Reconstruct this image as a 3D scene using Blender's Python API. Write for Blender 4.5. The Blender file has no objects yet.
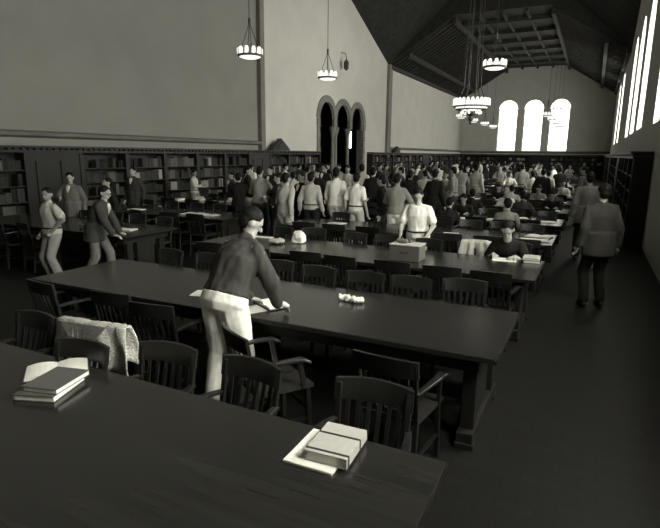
import bpy, bmesh, math, random
from mathutils import Vector, Matrix, noise
random.seed(7)
PI = math.pi
S = bpy.context.scene
COL = S.collection

# ------------------------------------------------------------------ camera
FPX, PW, PH = 520.16, 660, 528
CAM_H = 2.1
def setup_camera():
    v1 = (595 - 330, -(156.5 - 264)); v2 = (-740 - 330, -(143.2 - 264))
    d1 = Vector((v1[0], v1[1], -FPX)).normalized()
    d2 = Vector((v2[0], v2[1], -FPX)).normalized()
    X = -d2; X = (X - X.dot(d1) * d1).normalized()
    Z = X.cross(d1)
    # rows are the world axes written in camera coordinates
    R = Matrix((X, d1, Z))
    cd = bpy.data.cameras.new('camera'); co = bpy.data.objects.new('camera', cd)
    COL.objects.link(co)
    cd.sensor_width = 36; cd.sensor_fit = 'HORIZONTAL'; cd.lens = 36 * FPX / PW
    cd.clip_start = 0.05; cd.clip_end = 300
    co.matrix_world = Matrix.Translation((0, 0, CAM_H)) @ R.to_4x4()
    S.camera = co
setup_camera()
# ------------------------------------------------------------------ world, light, exposure
TINT = (1.0, 0.99, 0.90)
wd = bpy.data.worlds.new('world'); S.world = wd; wd.use_nodes = True
wd.node_tree.nodes['Background'].inputs[0].default_value = (0.8, 0.79, 0.72, 1)
wd.node_tree.nodes['Background'].inputs[1].default_value = 1.0
S.view_settings.view_transform = 'Standard'; S.view_settings.look = 'None'
S.view_settings.gamma = 1; S.view_settings.use_curve_mapping = False
S.view_settings.exposure = 0.0
WINDOW_SIDE = 17.0      # brightness of the daylight in the side windows
WINDOW_FAR = 4.0       # brightness of the far windows
LAMP = 1.1
NEAR_FILL = 34.0      # brightness of unseen panes added beside the camera to light the foreground
def area_light(name, loc, rot, sx, sy, power):
    l = bpy.data.lights.new(name, 'AREA'); l.shape = 'RECTANGLE'; l.size = sx; l.size_y = sy
    l.energy = power; l.color = TINT
    o = bpy.data.objects.new(name, l); COL.objects.link(o)
    o.location = loc; o.rotation_euler = rot
    return o


# ------------------------------------------------------------------ materials
_m = {}
def mat(name, v, rough=0.8, kind='plain', scale=4.0, amp=0.15, spec=0.3, emit=0, bump=0.0, stretch=(1, 1, 1), tint=TINT, v2=None, coat=0):
    if name in _m: return _m[name]
    m = bpy.data.materials.new(name); m.use_nodes = True
    nt = m.node_tree; b = nt.nodes['Principled BSDF']
    b.inputs['Roughness'].default_value = rough
    b.inputs['Specular IOR Level'].default_value = spec
    if coat: b.inputs['Coat Weight'].default_value = coat; b.inputs['Coat Roughness'].default_value = 0.18
    c = (v * tint[0], v * tint[1], v * tint[2], 1)
    b.inputs['Base Color'].default_value = c
    m.diffuse_color = c
    def lerp(f): return (v * f * tint[0], v * f * tint[1], v * f * tint[2], 1)
    tc = nt.nodes.new('ShaderNodeTexCoord'); mp = nt.nodes.new('ShaderNodeMapping')
    nt.links.new(tc.outputs['Object'], mp.inputs[0]); mp.inputs['Scale'].default_value = stretch
    if kind in ('noise', 'wood', 'cloth'):
        n = nt.nodes.new('ShaderNodeTexNoise'); n.inputs['Scale'].default_value = scale
        n.inputs['Detail'].default_value = 5
        nt.links.new(mp.outputs[0], n.inputs['Vector'])
        r = nt.nodes.new('ShaderNodeValToRGB')
        r.color_ramp.elements[0].position = 0.3; r.color_ramp.elements[1].position = 0.7
        r.color_ramp.elements[0].color = lerp(1 - amp); r.color_ramp.elements[1].color = lerp(1 + amp)
        nt.links.new(n.outputs['Fac'], r.inputs[0]); nt.links.new(r.outputs[0], b.inputs['Base Color'])
        if bump:
            bp = nt.nodes.new('ShaderNodeBump'); bp.inputs['Strength'].default_value = bump
            bp.inputs['Distance'].default_value = 0.01
            nt.links.new(n.outputs['Fac'], bp.inputs['Height']); nt.links.new(bp.outputs[0], b.inputs['Normal'])
    elif kind in ('brick', 'check'):
        k = nt.nodes.new('ShaderNodeTexBrick'); k.inputs['Scale'].default_value = scale
        k.inputs['Color1'].default_value = lerp(1 - amp); k.inputs['Color2'].default_value = lerp(1 + amp)
        k.inputs['Mortar'].default_value = lerp(0.35); k.inputs['Mortar Size'].default_value = 0.012
        nt.links.new(mp.outputs[0], k.inputs['Vector']); nt.links.new(k.outputs[0], b.inputs['Base Color'])
    elif kind == 'plaid':
        w1 = nt.nodes.new('ShaderNodeTexWave'); w1.bands_direction = 'X'; w1.inputs['Scale'].default_value = scale
        w2 = nt.nodes.new('ShaderNodeTexWave'); w2.bands_direction = 'Z'; w2.inputs['Scale'].default_value = scale
        nt.links.new(mp.outputs[0], w1.inputs['Vector']); nt.links.new(mp.outputs[0], w2.inputs['Vector'])
        ad = nt.nodes.new('ShaderNodeMath'); ad.operation = 'ADD'
        nt.links.new(w1.outputs['Fac'], ad.inputs[0]); nt.links.new(w2.outputs['Fac'], ad.inputs[1])
        r = nt.nodes.new('ShaderNodeMapRange'); r.inputs[2].default_value = 2; r.inputs[3].default_value = 1 - amp; r.inputs[4].default_value = 1 + amp
        nt.links.new(ad.outputs[0], r.inputs[0])
        mx = nt.nodes.new('ShaderNodeVectorMath'); mx.operation = 'SCALE'; mx.inputs[0].default_value = c[:3]
        nt.links.new(r.outputs[0], mx.inputs['Scale']); nt.links.new(mx.outputs[0], b.inputs['Base Color'])
    if emit:
        b.inputs['Emission Color'].default_value = (tint[0], tint[1], tint[2], 1)
        b.inputs['Emission Strength'].default_value = emit
    _m[name] = m
    return m
M = {}
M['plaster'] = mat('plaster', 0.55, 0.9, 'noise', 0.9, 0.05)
M['plaster_near_dim'] = mat('plaster_near_dim', 0.25, 0.9, 'noise', 0.9, 0.05)  # same plaster, with the near bay's weaker light put into the colour
M['stone'] = mat('stone_trim', 0.19, 0.85, 'noise', 3, 0.12, bump=0.3)  # stone, darkened so the pilasters' shadowed face is in the colour
M['band'] = mat('plaster_band', 0.66, 0.9)
M['oak'] = mat('dark_oak', 0.014, 0.5, 'wood', 6, 0.3, stretch=(1, 1, 0.15))
M['oak_top'] = mat('oak_table_top', 0.021, 0.19, 'wood', 9, 0.22, 0.36, stretch=(0.12, 2.2, 1))
M['oak_edge'] = mat('oak_table_edge', 0.012, 0.5, 'wood', 6, 0.2, stretch=(0.15, 1, 1))
M['chair'] = mat('oak_chair', 0.012, 0.33, 'wood', 14, 0.3, spec=0.55, stretch=(1, 1, 0.2))
M['chair_seat'] = mat('oak_chair_seat', 0.03, 0.35, 'wood', 10, 0.3, spec=0.5, stretch=(0.3, 2, 1))
M['floor'] = mat('parquet_floor', 0.008, 0.5, 'brick', 2.2, 0.25, spec=0.35)
M['timber'] = mat('ceiling_timber', 0.02, 0.8, 'wood', 3, 0.35, stretch=(1, 1, 1))
M['timber2'] = mat('rafter_timber', 0.034, 0.8, 'wood', 3, 0.3)
M['iron'] = mat('dark_iron', 0.03, 0.5, spec=0.5)
M['void'] = mat('vestibule_dark', 0.04, 0.9)  # the unlit hall's darkness is put into this wall colour
M['paper'] = mat('paper', 0.86, 0.8, 'noise', 30, 0.03)
M['paper_g'] = mat('grey_cover', 0.45, 0.7, 'noise', 30, 0.06)
M['cover_d'] = mat('dark_cover', 0.05, 0.5)
M['cover_m'] = mat('mid_cover', 0.11, 0.6)
M['band_dark'] = mat('elastic_band', 0.03, 0.7)
M['glass_day'] = mat('day_glass_side', 0.3, 0.3, emit=WINDOW_SIDE)
M['glass_fill'] = mat('fill_glass_near', 0.3, 0.3, emit=NEAR_FILL)  # glowing panes added to brighten the foreground
M['glass_far'] = mat('day_glass_far', 0.02, 0.3, emit=WINDOW_FAR)
M['globe'] = mat('lamp_glass', 0.4, 0.4, emit=LAMP)
M['skin'] = mat('skin', 0.38, 0.6, 'noise', 8, 0.06)
M['skin_d'] = mat('skin_tanned', 0.24, 0.6, 'noise', 8, 0.06)
M['hair'] = mat('hair_dark', 0.008, 0.6, 'noise', 60, 0.3, spec=0.15, bump=0.5)
M['hair_l'] = mat('hair_fair', 0.3, 0.6, 'noise', 60, 0.2, bump=0.4)
M['eye'] = mat('eye_dark', 0.02, 0.2)
M['lip'] = mat('lip', 0.2, 0.6)
TONES = {'white': 0.86, 'pale': 0.62, 'light': 0.45, 'grey': 0.26, 'mid': 0.15, 'deep': 0.055, 'dark': 0.05, 'black': 0.018}
for k, v in TONES.items():
    M['c_' + k] = mat('cloth_' + k, v, 0.9, 'cloth', 25, 0.08, bump=0.25, spec=0.15)
M['c_check'] = mat('cloth_check', 0.13, 0.9, 'plaid', 18, 0.35, spec=0.15)
M['c_stripe'] = mat('cloth_stripe', 0.3, 0.9, 'plaid', 14, 0.5, spec=0.15)
M['tweed'] = mat('tweed', 0.50, 0.95, 'noise', 95, 0.5, spec=0.1, bump=0.6)
M['lining'] = mat('jacket_lining', 0.16, 0.7, 'noise', 50, 0.3)
M['shoe'] = mat('shoe_leather', 0.03, 0.4, spec=0.5)
BOOKM = [mat('book_cloth_%d' % i, v, 0.7, 'noise', 20, 0.1) for i, v in enumerate((0.012, 0.02, 0.026, 0.036, 0.055, 0.10, 0.34))]

# ------------------------------------------------------------------ mesh helpers
class MB:
    def __init__(s): s.bm = bmesh.new()
    def box(s, c, size, rz=0, rx=0, ry=0, taper=1.0, mi=0):
        hx, hy, hz = size[0] / 2, size[1] / 2, size[2] / 2
        m = Matrix.Translation(c) @ Matrix.Rotation(rz, 4, 'Z') @ Matrix.Rotation(rx, 4, 'X') @ Matrix.Rotation(ry, 4, 'Y')
        vs = []
        for z, t in ((-hz, taper), (hz, 1)):
            for x, y in ((-hx, -hy), (hx, -hy), (hx, hy), (-hx, hy)):
                vs.append(s.bm.verts.new(m @ Vector((x * t, y * t, z))))
        for f in ((3, 2, 1, 0), (4, 5, 6, 7), (0, 1, 5, 4), (1, 2, 6, 5), (2, 3, 7, 6), (3, 0, 4, 7)):
            fc = s.bm.faces.new([vs[i] for i in f]); fc.material_index = mi
        return s
    def loft(s, rings, closed=True, caps=True):
        L = []
        for r in rings: L.append([s.bm.verts.new(p) for p in r])
        n = len(L[0])
        for a, b in zip(L, L[1:]):
            for i in range(n if closed else n - 1):
                s.bm.faces.new((a[i], a[(i + 1) % n], b[(i + 1) % n], b[i]))
        if caps:
            s.bm.faces.new(list(reversed(L[0]))); s.bm.faces.new(L[-1])
        return s
    def tube(s, pts, rad, seg=8, caps=True):
        pts = [Vector(p) for p in pts]; rings = []
        if not hasattr(rad, '__len__'): rad = [rad] * len(pts)
        prev = None
        for i, p in enumerate(pts):
            t = (pts[min(i + 1, len(pts) - 1)] - pts[max(i - 1, 0)]).normalized()
            if prev is None:
                a = Vector((0, 0, 1)) if abs(t.z) < 0.9 else Vector((1, 0, 0))
            else: a = prev
            u = (a - a.dot(t) * t).normalized(); w = t.cross(u); prev = u
            rr = rad[i]; ru, rw = rr if hasattr(rr, '__len__') else (rr, rr)
            rings.append([p + u * math.cos(2 * PI * k / seg) * ru + w * math.sin(2 * PI * k / seg) * rw for k in range(seg)])
        return s.loft(rings, True, caps)
    def bar(s, a, b, w, h=None):
        a, b = Vector(a), Vector(b); h = h or w
        t = (b - a).normalized(); up = Vector((0, 0, 1)) if abs(t.z) < 0.95 else Vector((0, 1, 0))
        u = t.cross(up).normalized(); v = u.cross(t)
        return s.loft([[p + u * x * w / 2 + v * y * h / 2 for x, y in ((-1, -1), (1, -1), (1, 1), (-1, 1))] for p in (a, b)])
    def lathe(s, prof, c=(0, 0, 0), seg=16):
        c = Vector(c)
        rings = [[c + Vector((r * math.cos(2 * PI * k / seg), r * math.sin(2 * PI * k / seg), z)) for k in range(seg)] for r, z in prof]
        return s.loft(rings)
    def prism(s, poly, axis, a0, a1):
        def P(u, v, a): return (a, u, v) if axis == 'x' else (u, a, v) if axis == 'y' else (u, v, a)
        return s.loft([[Vector(P(u, v, a)) for u, v in poly] for a in (a0, a1)])
    def build(s, name, m, parent=None, smooth=False, bevel=0, world=False):
        bmesh.ops.recalc_face_normals(s.bm, faces=s.bm.faces)
        if bevel:
            bmesh.ops.bevel(s.bm, geom=list(s.bm.edges), offset=bevel, segments=1, affect='EDGES', clamp_overlap=True)
        me = bpy.data.meshes.new(name); s.bm.to_mesh(me); s.bm.free()
        for x in (m if isinstance(m, (list, tuple)) else [m]): me.materials.append(x)
        if smooth:
            for p in me.polygons: p.use_smooth = True
        o = bpy.data.objects.new(name, me); COL.objects.link(o)
        if parent: o.parent = parent
        return o
def tag(o, label=None, cat=None, group=None, kind=None):
    if label: o['label'] = label
    if cat: o['category'] = cat
    if group: o['group'] = group
    if kind: o['kind'] = kind
    return o
def empty(name, loc=(0, 0, 0), rz=0):
    o = bpy.data.objects.new(name, None); o.empty_display_size = 0.1
    COL.objects.link(o); o.location = loc; o.rotation_euler = (0, 0, rz)
    return o
def struct(o): o['kind'] = 'structure'; return o
KIDS = {}
def copy_tree(o, loc=None, rz=None):
    def rec(a, par):
        c = a.copy(); COL.objects.link(c)
        if par: c.parent = par
        for ch in KIDS.get(a.name) or [x for x in a.children]: rec(ch, c)
        return c
    if o.name not in KIDS:
        def reg(a):
            KIDS[a.name] = list(a.children)
            for ch in a.children: reg(ch)
        reg(o)
    r = rec(o, None)
    if loc is not None: r.location = loc
    if rz is not None: r.rotation_euler = (0, 0, rz)
    return r
ORD = ['nearest', 'second', 'third', 'fourth', 'fifth', 'sixth', 'seventh', 'eighth', 'ninth', 'tenth', 'eleventh', 'twelfth',
       'thirteenth', 'fourteenth', 'fifteenth', 'sixteenth', 'seventeenth', 'eighteenth', 'nineteenth', 'twentieth']

# ------------------------------------------------------------------ room shell
XL, XR, YB, YF = -12.6, 1.2, -6.0, 55.5
YP1, YP2 = 18.72, 33.75            # pilasters
ZC, ZE, ZT = 11.6, 7.8, 10.4     # centre bay ceiling, wing eaves, wing flat
struct(MB().box(((XL + XR) / 2 - 1.5, (YB + YF) / 2, -0.1), (XR - XL + 5, YF - YB + 1, 0.2)).build('floor', M['floor']))
def arch_wall(name, axis, plane, back, u0, u1, z0, z1, ops, m):
    """a wall in the plane axis=plane running u0..u1, with round-headed openings (centre, radius, sill, spring)"""
    mb = MB(); bm = mb.bm
    def P(u, z, a): return Vector((a, u, z)) if axis == 'x' else Vector((u, a, z))
    def quad(a, b, c, d): bm.faces.new([bm.verts.new(q) for q in (a, b, c, d)])
    cur = u0
    for (c, r, sill, spr) in sorted(ops):
        quad(P(cur, z0, plane), P(c - r, z0, plane), P(c - r, z1, plane), P(cur, z1, plane))
        if sill > z0: quad(P(c - r, z0, plane), P(c + r, z0, plane), P(c + r, sill, plane), P(c - r, sill, plane))
        N = 20; pts = [(c - r * math.cos(PI * i / N), spr + r * math.sin(PI * i / N)) for i in range(N + 1)]
        for (ua, za), (ub, zb) in zip(pts, pts[1:]):
            quad(P(ua, za, plane), P(ub, zb, plane), P(ub, z1, plane), P(ua, z1, plane))
        loop = [(c - r, max(sill, z0))] + pts + [(c + r, max(sill, z0))]
        for (ua, za), (ub, zb) in zip(loop, loop[1:]):
            quad(P(ua, za, plane), P(ub, zb, plane), P(ub, zb, back), P(ua, za, back))
        quad(P(c - r, max(sill, z0), plane), P(c + r, max(sill, z0), plane), P(c + r, max(sill, z0), back), P(c - r, max(sill, z0), back))
        cur = c + r
    quad(P(cur, z0, plane), P(u1, z0, plane), P(u1, z1, plane), P(cur, z1, plane))
    bmesh.ops.remove_doubles(bm, verts=bm.verts, dist=0.0005)
    return mb.build(name, m)
ARCH = [(24.85, .82, 0, 3.88), (26.82, .82, 0, 3.88), (28.79, .82, 0, 3.88)]
# left wall: near bay, centre bay with the triple doorway, wing
wl = struct(empty('wall_left'))
MB().box((XL - .25, (YB + YP1) / 2, ZC / 2), (.5, YP1 - YB, ZC)).build('near_wall', M['plaster_near_dim'], wl)  # dimmer bay painted by its darker plaster
MB().box((XL - .25, (YP1 + 23.4) / 2, ZC / 2), (.5, 23.4 - YP1, ZC)).build('pier_wall', M['plaster'], wl)
MB().box((XL - .25, 23.57, 1.75), (.5, .35, 3.5)).build('pier_wall', M['plaster'], wl)
MB().box((XL - .25, 30.08, 1.75), (.5, .44, 3.5)).build('pier_wall', M['plaster'], wl)
arch_wall('arcade_wall', 'x', XL, XL - .1, 23.4, 30.3, 3.5, ZC, [(c, r, 3.5, s) for c, r, _, s in ARCH], M['plaster']).parent = wl
MB().box((XL - .25, (30.3 + YP2 + .3) / 2, ZC / 2), (.5, YP2 + .3 - 30.3, ZC)).build('centre_wall', M['plaster'], wl)
MB().box((XL - .25, (YP2 + .3 + YF) / 2, ZE / 2 + .1), (.5, YF - YP2 - .3, ZE + .2)).build('wing_wall', M['plaster'], wl)
for i, y in enumerate((YP1, YP2)):
    struct(MB().box((XL + .02, y, ZC / 2 if i == 0 else ZE / 2), (.3, .3 if i == 0 else .6, ZC if i == 0 else ZE)).build('trim_%d' % (i + 1), M['stone']))
mo = MB()
mo.prism([(XL, 2.42), (XL + .16, 2.47), (XL + .2, 2.55), (XL, 2.6)], 'y', YB, YP1 - .15)
mo.prism([(XL, 2.42), (XL + .16, 2.47), (XL + .2, 2.55), (XL, 2.6)], 'y', YP2 + .25, YF)
struct(mo.build('trim_3', M['stone']))
# jambs, columns and archivolts of the doorway
tw = struct(empty('door_1'))
for y0, y1 in ((23.75, 24.03), (29.61, 29.86)):
    q = MB(); z = 0; k = 0
    while z < 3.5:
        h = .35; w = 0 if k % 2 else .12
        q.box((XL - .05, (y0 + y1) / 2, z + h / 2), (.2 + w * .2, y1 - y0 - .01 + (w if y0 < 25 else w) * .3, h - .015)); z += h; k += 1
    q.build('quoined_jamb', M['stone'], tw)
for yc in (25.62, 25.98, 27.52):
    for dx in (0.0,):
        q = MB(); q.lathe([(.17, 0), (.17, .12), (.13, .2), (.105, .26), (.095, 3.0), (.1, 3.05), (.13, 3.12), (.17, 3.3), (.2, 3.36), (.2, 3.5)], (XL + dx - .05, yc, 0))
        q.build('column', M['stone'], tw, smooth=True)
for c, r, _, s in ARCH:
    q = MB(); N = 24; rings = []
    for i in range(N + 1):
        a = PI * i / N; ca, sa = -math.cos(a), math.sin(a)
        rings.append([Vector((x, c + ca * rr, s + sa * rr)) for x, rr in ((XL - .02, r + .0), (XL + .05, r + .0), (XL + .07, r + .2), (XL + .05, r + .34), (XL - .02, r + .34))])
    q.loft(rings); q.build('archivolt', M['stone'], tw)
q = MB()
for u0, u1 in ((23.72, 24.03), (29.61, 29.92)): q.box((XL + .03, (u0 + u1) / 2, 3.68), (.08, u1 - u0, .36))
for c0_, c1_ in ((25.67, 26.0), (27.64, 27.97)): q.box((XL - .03, (c0_ + c1_) / 2, 3.69), (.16, c1_ - c0_ + .02, .42))
q.build('impost', M['stone'], tw)
# the dark hall beyond the doorway with a slit of daylight
hall = struct(empty('wall_hall'))
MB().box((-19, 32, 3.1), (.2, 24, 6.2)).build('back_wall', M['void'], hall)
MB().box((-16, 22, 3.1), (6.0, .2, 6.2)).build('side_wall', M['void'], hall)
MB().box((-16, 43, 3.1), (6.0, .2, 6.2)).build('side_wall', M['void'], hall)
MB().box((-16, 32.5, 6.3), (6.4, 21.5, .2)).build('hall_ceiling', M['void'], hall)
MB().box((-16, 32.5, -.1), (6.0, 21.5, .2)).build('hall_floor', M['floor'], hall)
ws = struct(empty('window_4'))
MB().box((-18.87, 41.68, 3.3), (.05, .34, 1.4)).build('pane', M['glass_far'], ws)

# right wall with tall windows, mostly outside the picture
RW = [(y, .9, 2.4, 4.2) for y in (2.2, 6.0)] + [(y, .7, 2.9, 4.4) for y in (10.6, 14.8)] + [(y, 1.15, 3.0, 6.2) for y in (20.5, 24.5, 28.5, 40, 46)]  # first pair is unseen, added to brighten the foreground
arch_wall('wall_right', 'x', XR, XR + .4, YB, YF, 0, ZC, RW, M['plaster'])['kind'] = 'structure'
def arch_pane(name, axis, plane, th, c, r, sill, spr, m, grid, frame_m):
    w = struct(empty(name))
    pts = [(c - r, sill)] + [(c - r * math.cos(PI * i / 16), spr + r * math.sin(PI * i / 16)) for i in range(17)] + [(c + r, sill)]
    MB().prism(pts, 'x' if axis == 'x' else 'y', plane, plane + th).build('pane', m, w)
    f = MB(); pin = plane - .02 if True else plane
    def V(u, z): return (pin, u, z) if axis == 'x' else (u, pin, z)
    for k in range(1, grid):
        u = c - r + 2 * r * k / grid
        f.bar(V(u, sill), V(u, spr + .8 * math.sqrt(max(r * r - (u - c) ** 2, 0))), .018)
    z = sill + .33
    while z < spr - .1: f.bar(V(c - r, z), V(c + r, z), .018); z += .42
    f.bar(V(c - r, spr), V(c + r, spr), .07)
    for a in (45, 90, 135):
        a = math.radians(a); f.bar(V(c, spr), V(c + r * math.cos(a), spr + r * math.sin(a)), .04)
    f.bar(V(c - r * .55, spr + .42), V(c + r * .55, spr + .42), .05)
    for s in (-1, 1): f.bar(V(c + s * (r - .03), sill), V(c + s * (r - .03), spr), .06)
    f.build('window_frame', frame_m, w)
    return w
for i, (c, r, a, b) in enumerate(RW):
    arch_pane('window_%d' % (5 + i), 'x', XR + .3, .04, c, r, a, b, M['glass_fill' if c < 8 else 'glass_day'], 4, M['iron'])
# far wall with its three windows
FWN = [(-8.1, .9, 2.6, 6.5), (-5.72, .88, 2.6, 6.5), (-3.37, .88, 2.6, 6.5)]
arch_wall('wall_far', 'y', YF, YF + .4, XL - .3, XR + .3, 0, ZC, FWN, M['plaster'])['kind'] = 'structure'
for i, (c, r, a, b) in enumerate(FWN):
    arch_pane('window_%d' % (1 + i), 'y', YF + .22, .04, c, r, a, b, M['glass_far'], 5, M['stone'])
q = MB(); q.prism([(YF, 2.34), (YF - .18, 2.4), (YF - .2, 2.5), (YF, 2.56)], 'x', XL, XR); struct(q.build('trim_4', M['stone']))
# rear wall
struct(MB().box(((XL + XR) / 2, YB - .1, ZC / 2), (XR - XL + 1, .2, ZC)).build('wall_near', M['plaster']))
# ceilings
struct(MB().box(((XL + XR) / 2, (YB + YP2) / 2, ZC + .1), (XR - XL + 1, YP2 - YB + .4, .2)).build('ceiling_centre', M['timber']))
cw = struct(empty('ceiling'))
XA, XB = -8.4, -3.0
y0, y1 = YP2 + .1, YF
MB().prism([(XL - .2, ZE - .12), (XA, ZT), (XA, ZT + .15), (XL - .2, ZE + .05)], 'y', y0, y1).build('roof_slope', M['timber'], cw)
MB().prism([(XR + .2, ZE - .12), (XB, ZT), (XB, ZT + .15), (XR + .2, ZE + .05)], 'y', y0, y1).build('roof_slope', M['timber'], cw)
MB().box(((XA + XB) / 2, (y0 + y1) / 2, ZT + .08), (XB - XA, y1 - y0, .15)).build('flat_panel', M['timber'], cw)
MB().prism([(XL, ZE), (XA, ZT), (XB, ZT), (XR, ZE), (XR, ZC), (XL, ZC)], 'y', y0 - .2, y0).build('bay_gable', M['timber'], cw)
q = MB(); y = y0 + .3
while y < y1:
    q.bar((XL, y, ZE - .08), (XA, y, ZT - .08), .1, .14); q.bar((XR, y, ZE - .08), (XB, y, ZT - .08), .1, .14)
    y += .62
rf = q.build('rafters', M['timber2'], cw)
q = MB()
for t in (.3, .98):
    for a, b in ((XL, XA), (XR, XB)):
        x = a + (b - a) * t; z = ZE + (ZT - ZE) * t - .25
        q.box((x, (y0 + y1) / 2, z), (.2, y1 - y0, .28))
for a in (XL + .1, XR - .1): q.box((a, (y0 + y1) / 2, ZE - .12), (.22, y1 - y0, .22))
q.build('purlins', M['timber2'], cw)
q = MB(); y = y0 + 2
while y < y1 - 1:
    q.box(((XA + XB) / 2, y, ZT - .12), (XB - XA, .2, .25)); y += 3.2
for x in (-7.05, -5.7, -4.35): q.box((x, (y0 + y1) / 2, ZT - .1), (.14, y1 - y0, .18))
q.build('ceiling_beams', M['timber2'], cw)
# corner soffits where the bay ceiling meets the wing roof
for s, xw, xs in ((1, XL, XA), (-1, XR, XB)):
    q = MB(); A = Vector((xw, y0, ZE - .1)); B = Vector((xw, y0 - 9.6, ZC)); C = Vector((xs, y0, ZC))
    up = Vector((0, 0, .12))
    q.loft([[A, B, C], [A + up, B + up, C + up]]); q.build('corner_soffit', M['timber'], cw)

# ------------------------------------------------------------------ bookcases along the walls
books = []   # (centre, size, facing, visible importance)
BCN = [0]
def bookcase(name, axis, front, u0, u1, flip=1, panel=False):
    """a case whose shelves open towards +x (axis x) or -y (axis y)"""
    root = empty(name); W = u1 - u0; D = .38; H = 2.06
    def B(mb, u, d, z, su, sd, sz):   # u along, d depth from front into the wall
        if axis == 'x': mb.box((front - flip * (d), u, z), (sd, su, sz))
        else: mb.box((u, front + d, z), (su, sd, sz))
    f = MB()
    for u in (u0 + .03, u1 - .03): B(f, u, D / 2, H / 2, .06, D, H)
    B(f, (u0 + u1) / 2, D - .01, H / 2, W - .12, .02, H)
    B(f, (u0 + u1) / 2, D / 2, .06, W - .12, D - .04, .12)
    f.build('carcass', M['oak'], root)
    c = MB(); B(c, (u0 + u1) / 2, D / 2 - .01, H + .03, W, D + .02, .06)
    n = max(3, int(W / .16))
    for k in range(n): B(c, u0 + W * (k + .5) / n, .0 - .02, H + .09, .07, .05, .06)
    B(c, (u0 + u1) / 2, D / 2 - .04, H + .14, W, D + .08, .05)
    c.build('cornice', M['oak'], root)
    levels = [.12, .51, .89, 1.27, 1.65]
    if panel:
        p = MB(); B(p, (u0 + u1) / 2, .04, H / 2 + .05, W - .12, .04, H - .1)
        for a in (.28, .72): B(p, u0 + W * a, .01, H / 2 + .05, W * .26, .03, H - .5)
        p.build('panel', M['oak'], root)
    else:
        for z in levels[1:]:
            s = MB(); B(s, (u0 + u1) / 2, D / 2, z - .0125, W - .12, D - .04, .025); s.build('shelf', M['oak'], root)
        for z in levels:
            cnt = 0
            u = u0 + .08; run = random.choice((3, 4, 6)); mi = random.randrange(6); hh = random.uniform(.22, .3)
            while u < u1 - .12:
                if run <= 0:
                    run = random.randint(2, 9); mi = random.choice((0, 1, 1, 2, 2, 3, 3, 4, 5, 6)); hh = random.uniform(.2, .32)
                    if random.random() < .12: u += random.uniform(.05, .3); run = 3; continue
                t = random.uniform(.022, .05); h = hh * random.uniform(.96, 1.02); d = random.uniform(.16, .2)
                if u + t > u1 - .07: break
                cy = u + t / 2; dd = .07 + d / 2 + random.uniform(0, .02)
                if axis == 'x': books.append(((front - flip * dd, cy, z + h / 2), (d, t * .93, h), mi, axis, BCN[0], cnt))
                else: books.append(((cy, front + dd, z + h / 2), (t * .93, d, h), mi, axis, BCN[0], cnt))
                u += t; run -= 1; cnt += 1
    return root
k = 0
def case_row(axis, front, a, b, flip, where, w=1.45):
    global k
    n = max(1, round((b - a) / w)); st = (b - a) / n
    for i in range(n):
        pan = (i % 6 == 4)
        r = bookcase('bookcase', axis, front, a + i * st, a + (i + 1) * st, flip, pan)
        BCN[0] += 1
        r['category'] = 'bookcase'; r['group'] = 'bookcases ' + where[0]
        r['label'] = ('dark oak %s %s, %s' % ('panelled bookcase' if pan else 'open bookcase', where[0], where[1](i, n))).strip()
def ordn(i): return ORD[i] if i < len(ORD) else 'number %d' % (i + 1)
def from_cam(i, n):
    return (ordn(i) + ' from the camera').replace('nearest from', 'nearest to')
case_row('x', XL + .4, 2.0, 18.9, 1, ('on the left wall before the first pilaster', from_cam), 1.5)
case_row('x', XL + .4, 18.9, 23.4, 1, ('between the first pilaster and the doorway', from_cam))
case_row('x', XL + .4, 30.3, 34.1, 1, ('between the doorway and second pilaster', from_cam))
case_row('x', XL + .4, 34.1, 55.0, 1, ('on the left wall past the second pilaster', from_cam), 1.7)
case_row('y', YF - .4, XL + .45, XR - .45, 1, ('under the far windows', lambda i, n: ordn(i) + ' counted from the left corner' if i else 'at the left corner'), 1.7)
case_row('x', XR - .4, 14.0, 55.0, -1, ('on the right wall', from_cam), 2.0)
for (y, x, w, h, lab) in ((19.75, XL + .35, 1.5, .5, 'dark oak triangular pediment on the bookcase beside the first pilaster'),
                     (34.95, XL + .35, 1.2, .42, 'small dark oak triangular pediment on the bookcase beside the second pilaster')):
    p = MB(); z0 = 2.23
    p.prism([(y - w / 2, z0), (y + w / 2, z0), (y + w * .36, z0 + .16), (y, z0 + h), (y - w * .36, z0 + .16)], 'x', x - .15, x + .05)
    o = p.build('pediment', M['oak'])
    g = MB(); g.prism([(y - w * .28, z0 + .06), (y + w * .28, z0 + .06), (y, z0 + h * .74)], 'x', x + .05, x + .08); g.build('carved_panel', M['oak_edge'], o)
    tag(o, lab, 'pediment')
# books: the three hundred that show largest one by one, the rest as a mass
def imp(b):
    (x, y, z), s, mi, ax = b[:4]
    if ax != 'x' or x > -5 or y < 6.2 or z < 1.2 or y > 18: return 1e9
    return math.hypot(x, y) + (0 if z > 1.65 else 2.5)
books.sort(key=imp)
def ordw(n):
    o = ['first'] + ORD[1:]
    if n <= 20: return o[n - 1]
    return {2: 'twenty', 3: 'thirty', 4: 'forty', 5: 'fifty', 6: 'sixty'}[n // 10] + '-' + o[n % 10 - 1] if n % 10 else {3: 'thirtieth', 4: 'fortieth', 5: 'fiftieth', 6: 'sixtieth'}[n // 10]
for (c, s, mi, ax, unit, cnt) in books[:300]:
    o = MB().box((0, 0, 0), s).build('shelved_book', BOOKM[mi]); o.location = c
    tone = ['black', 'black', 'dark', 'dark', 'grey', 'grey', 'pale'][mi]
    tag(o, '%s book, %s from left on the %s shelf of the %s left-wall bookcase' % (tone, ordw(cnt + 1), 'top' if c[2] > 1.65 else 'second', ORD[unit] if unit else 'nearest'), 'book', 'books on the upper left shelves')
q = MB()
for (c, s, mi, ax, _u, _c) in books[300:]: q.box(c, s, mi=mi)
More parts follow.
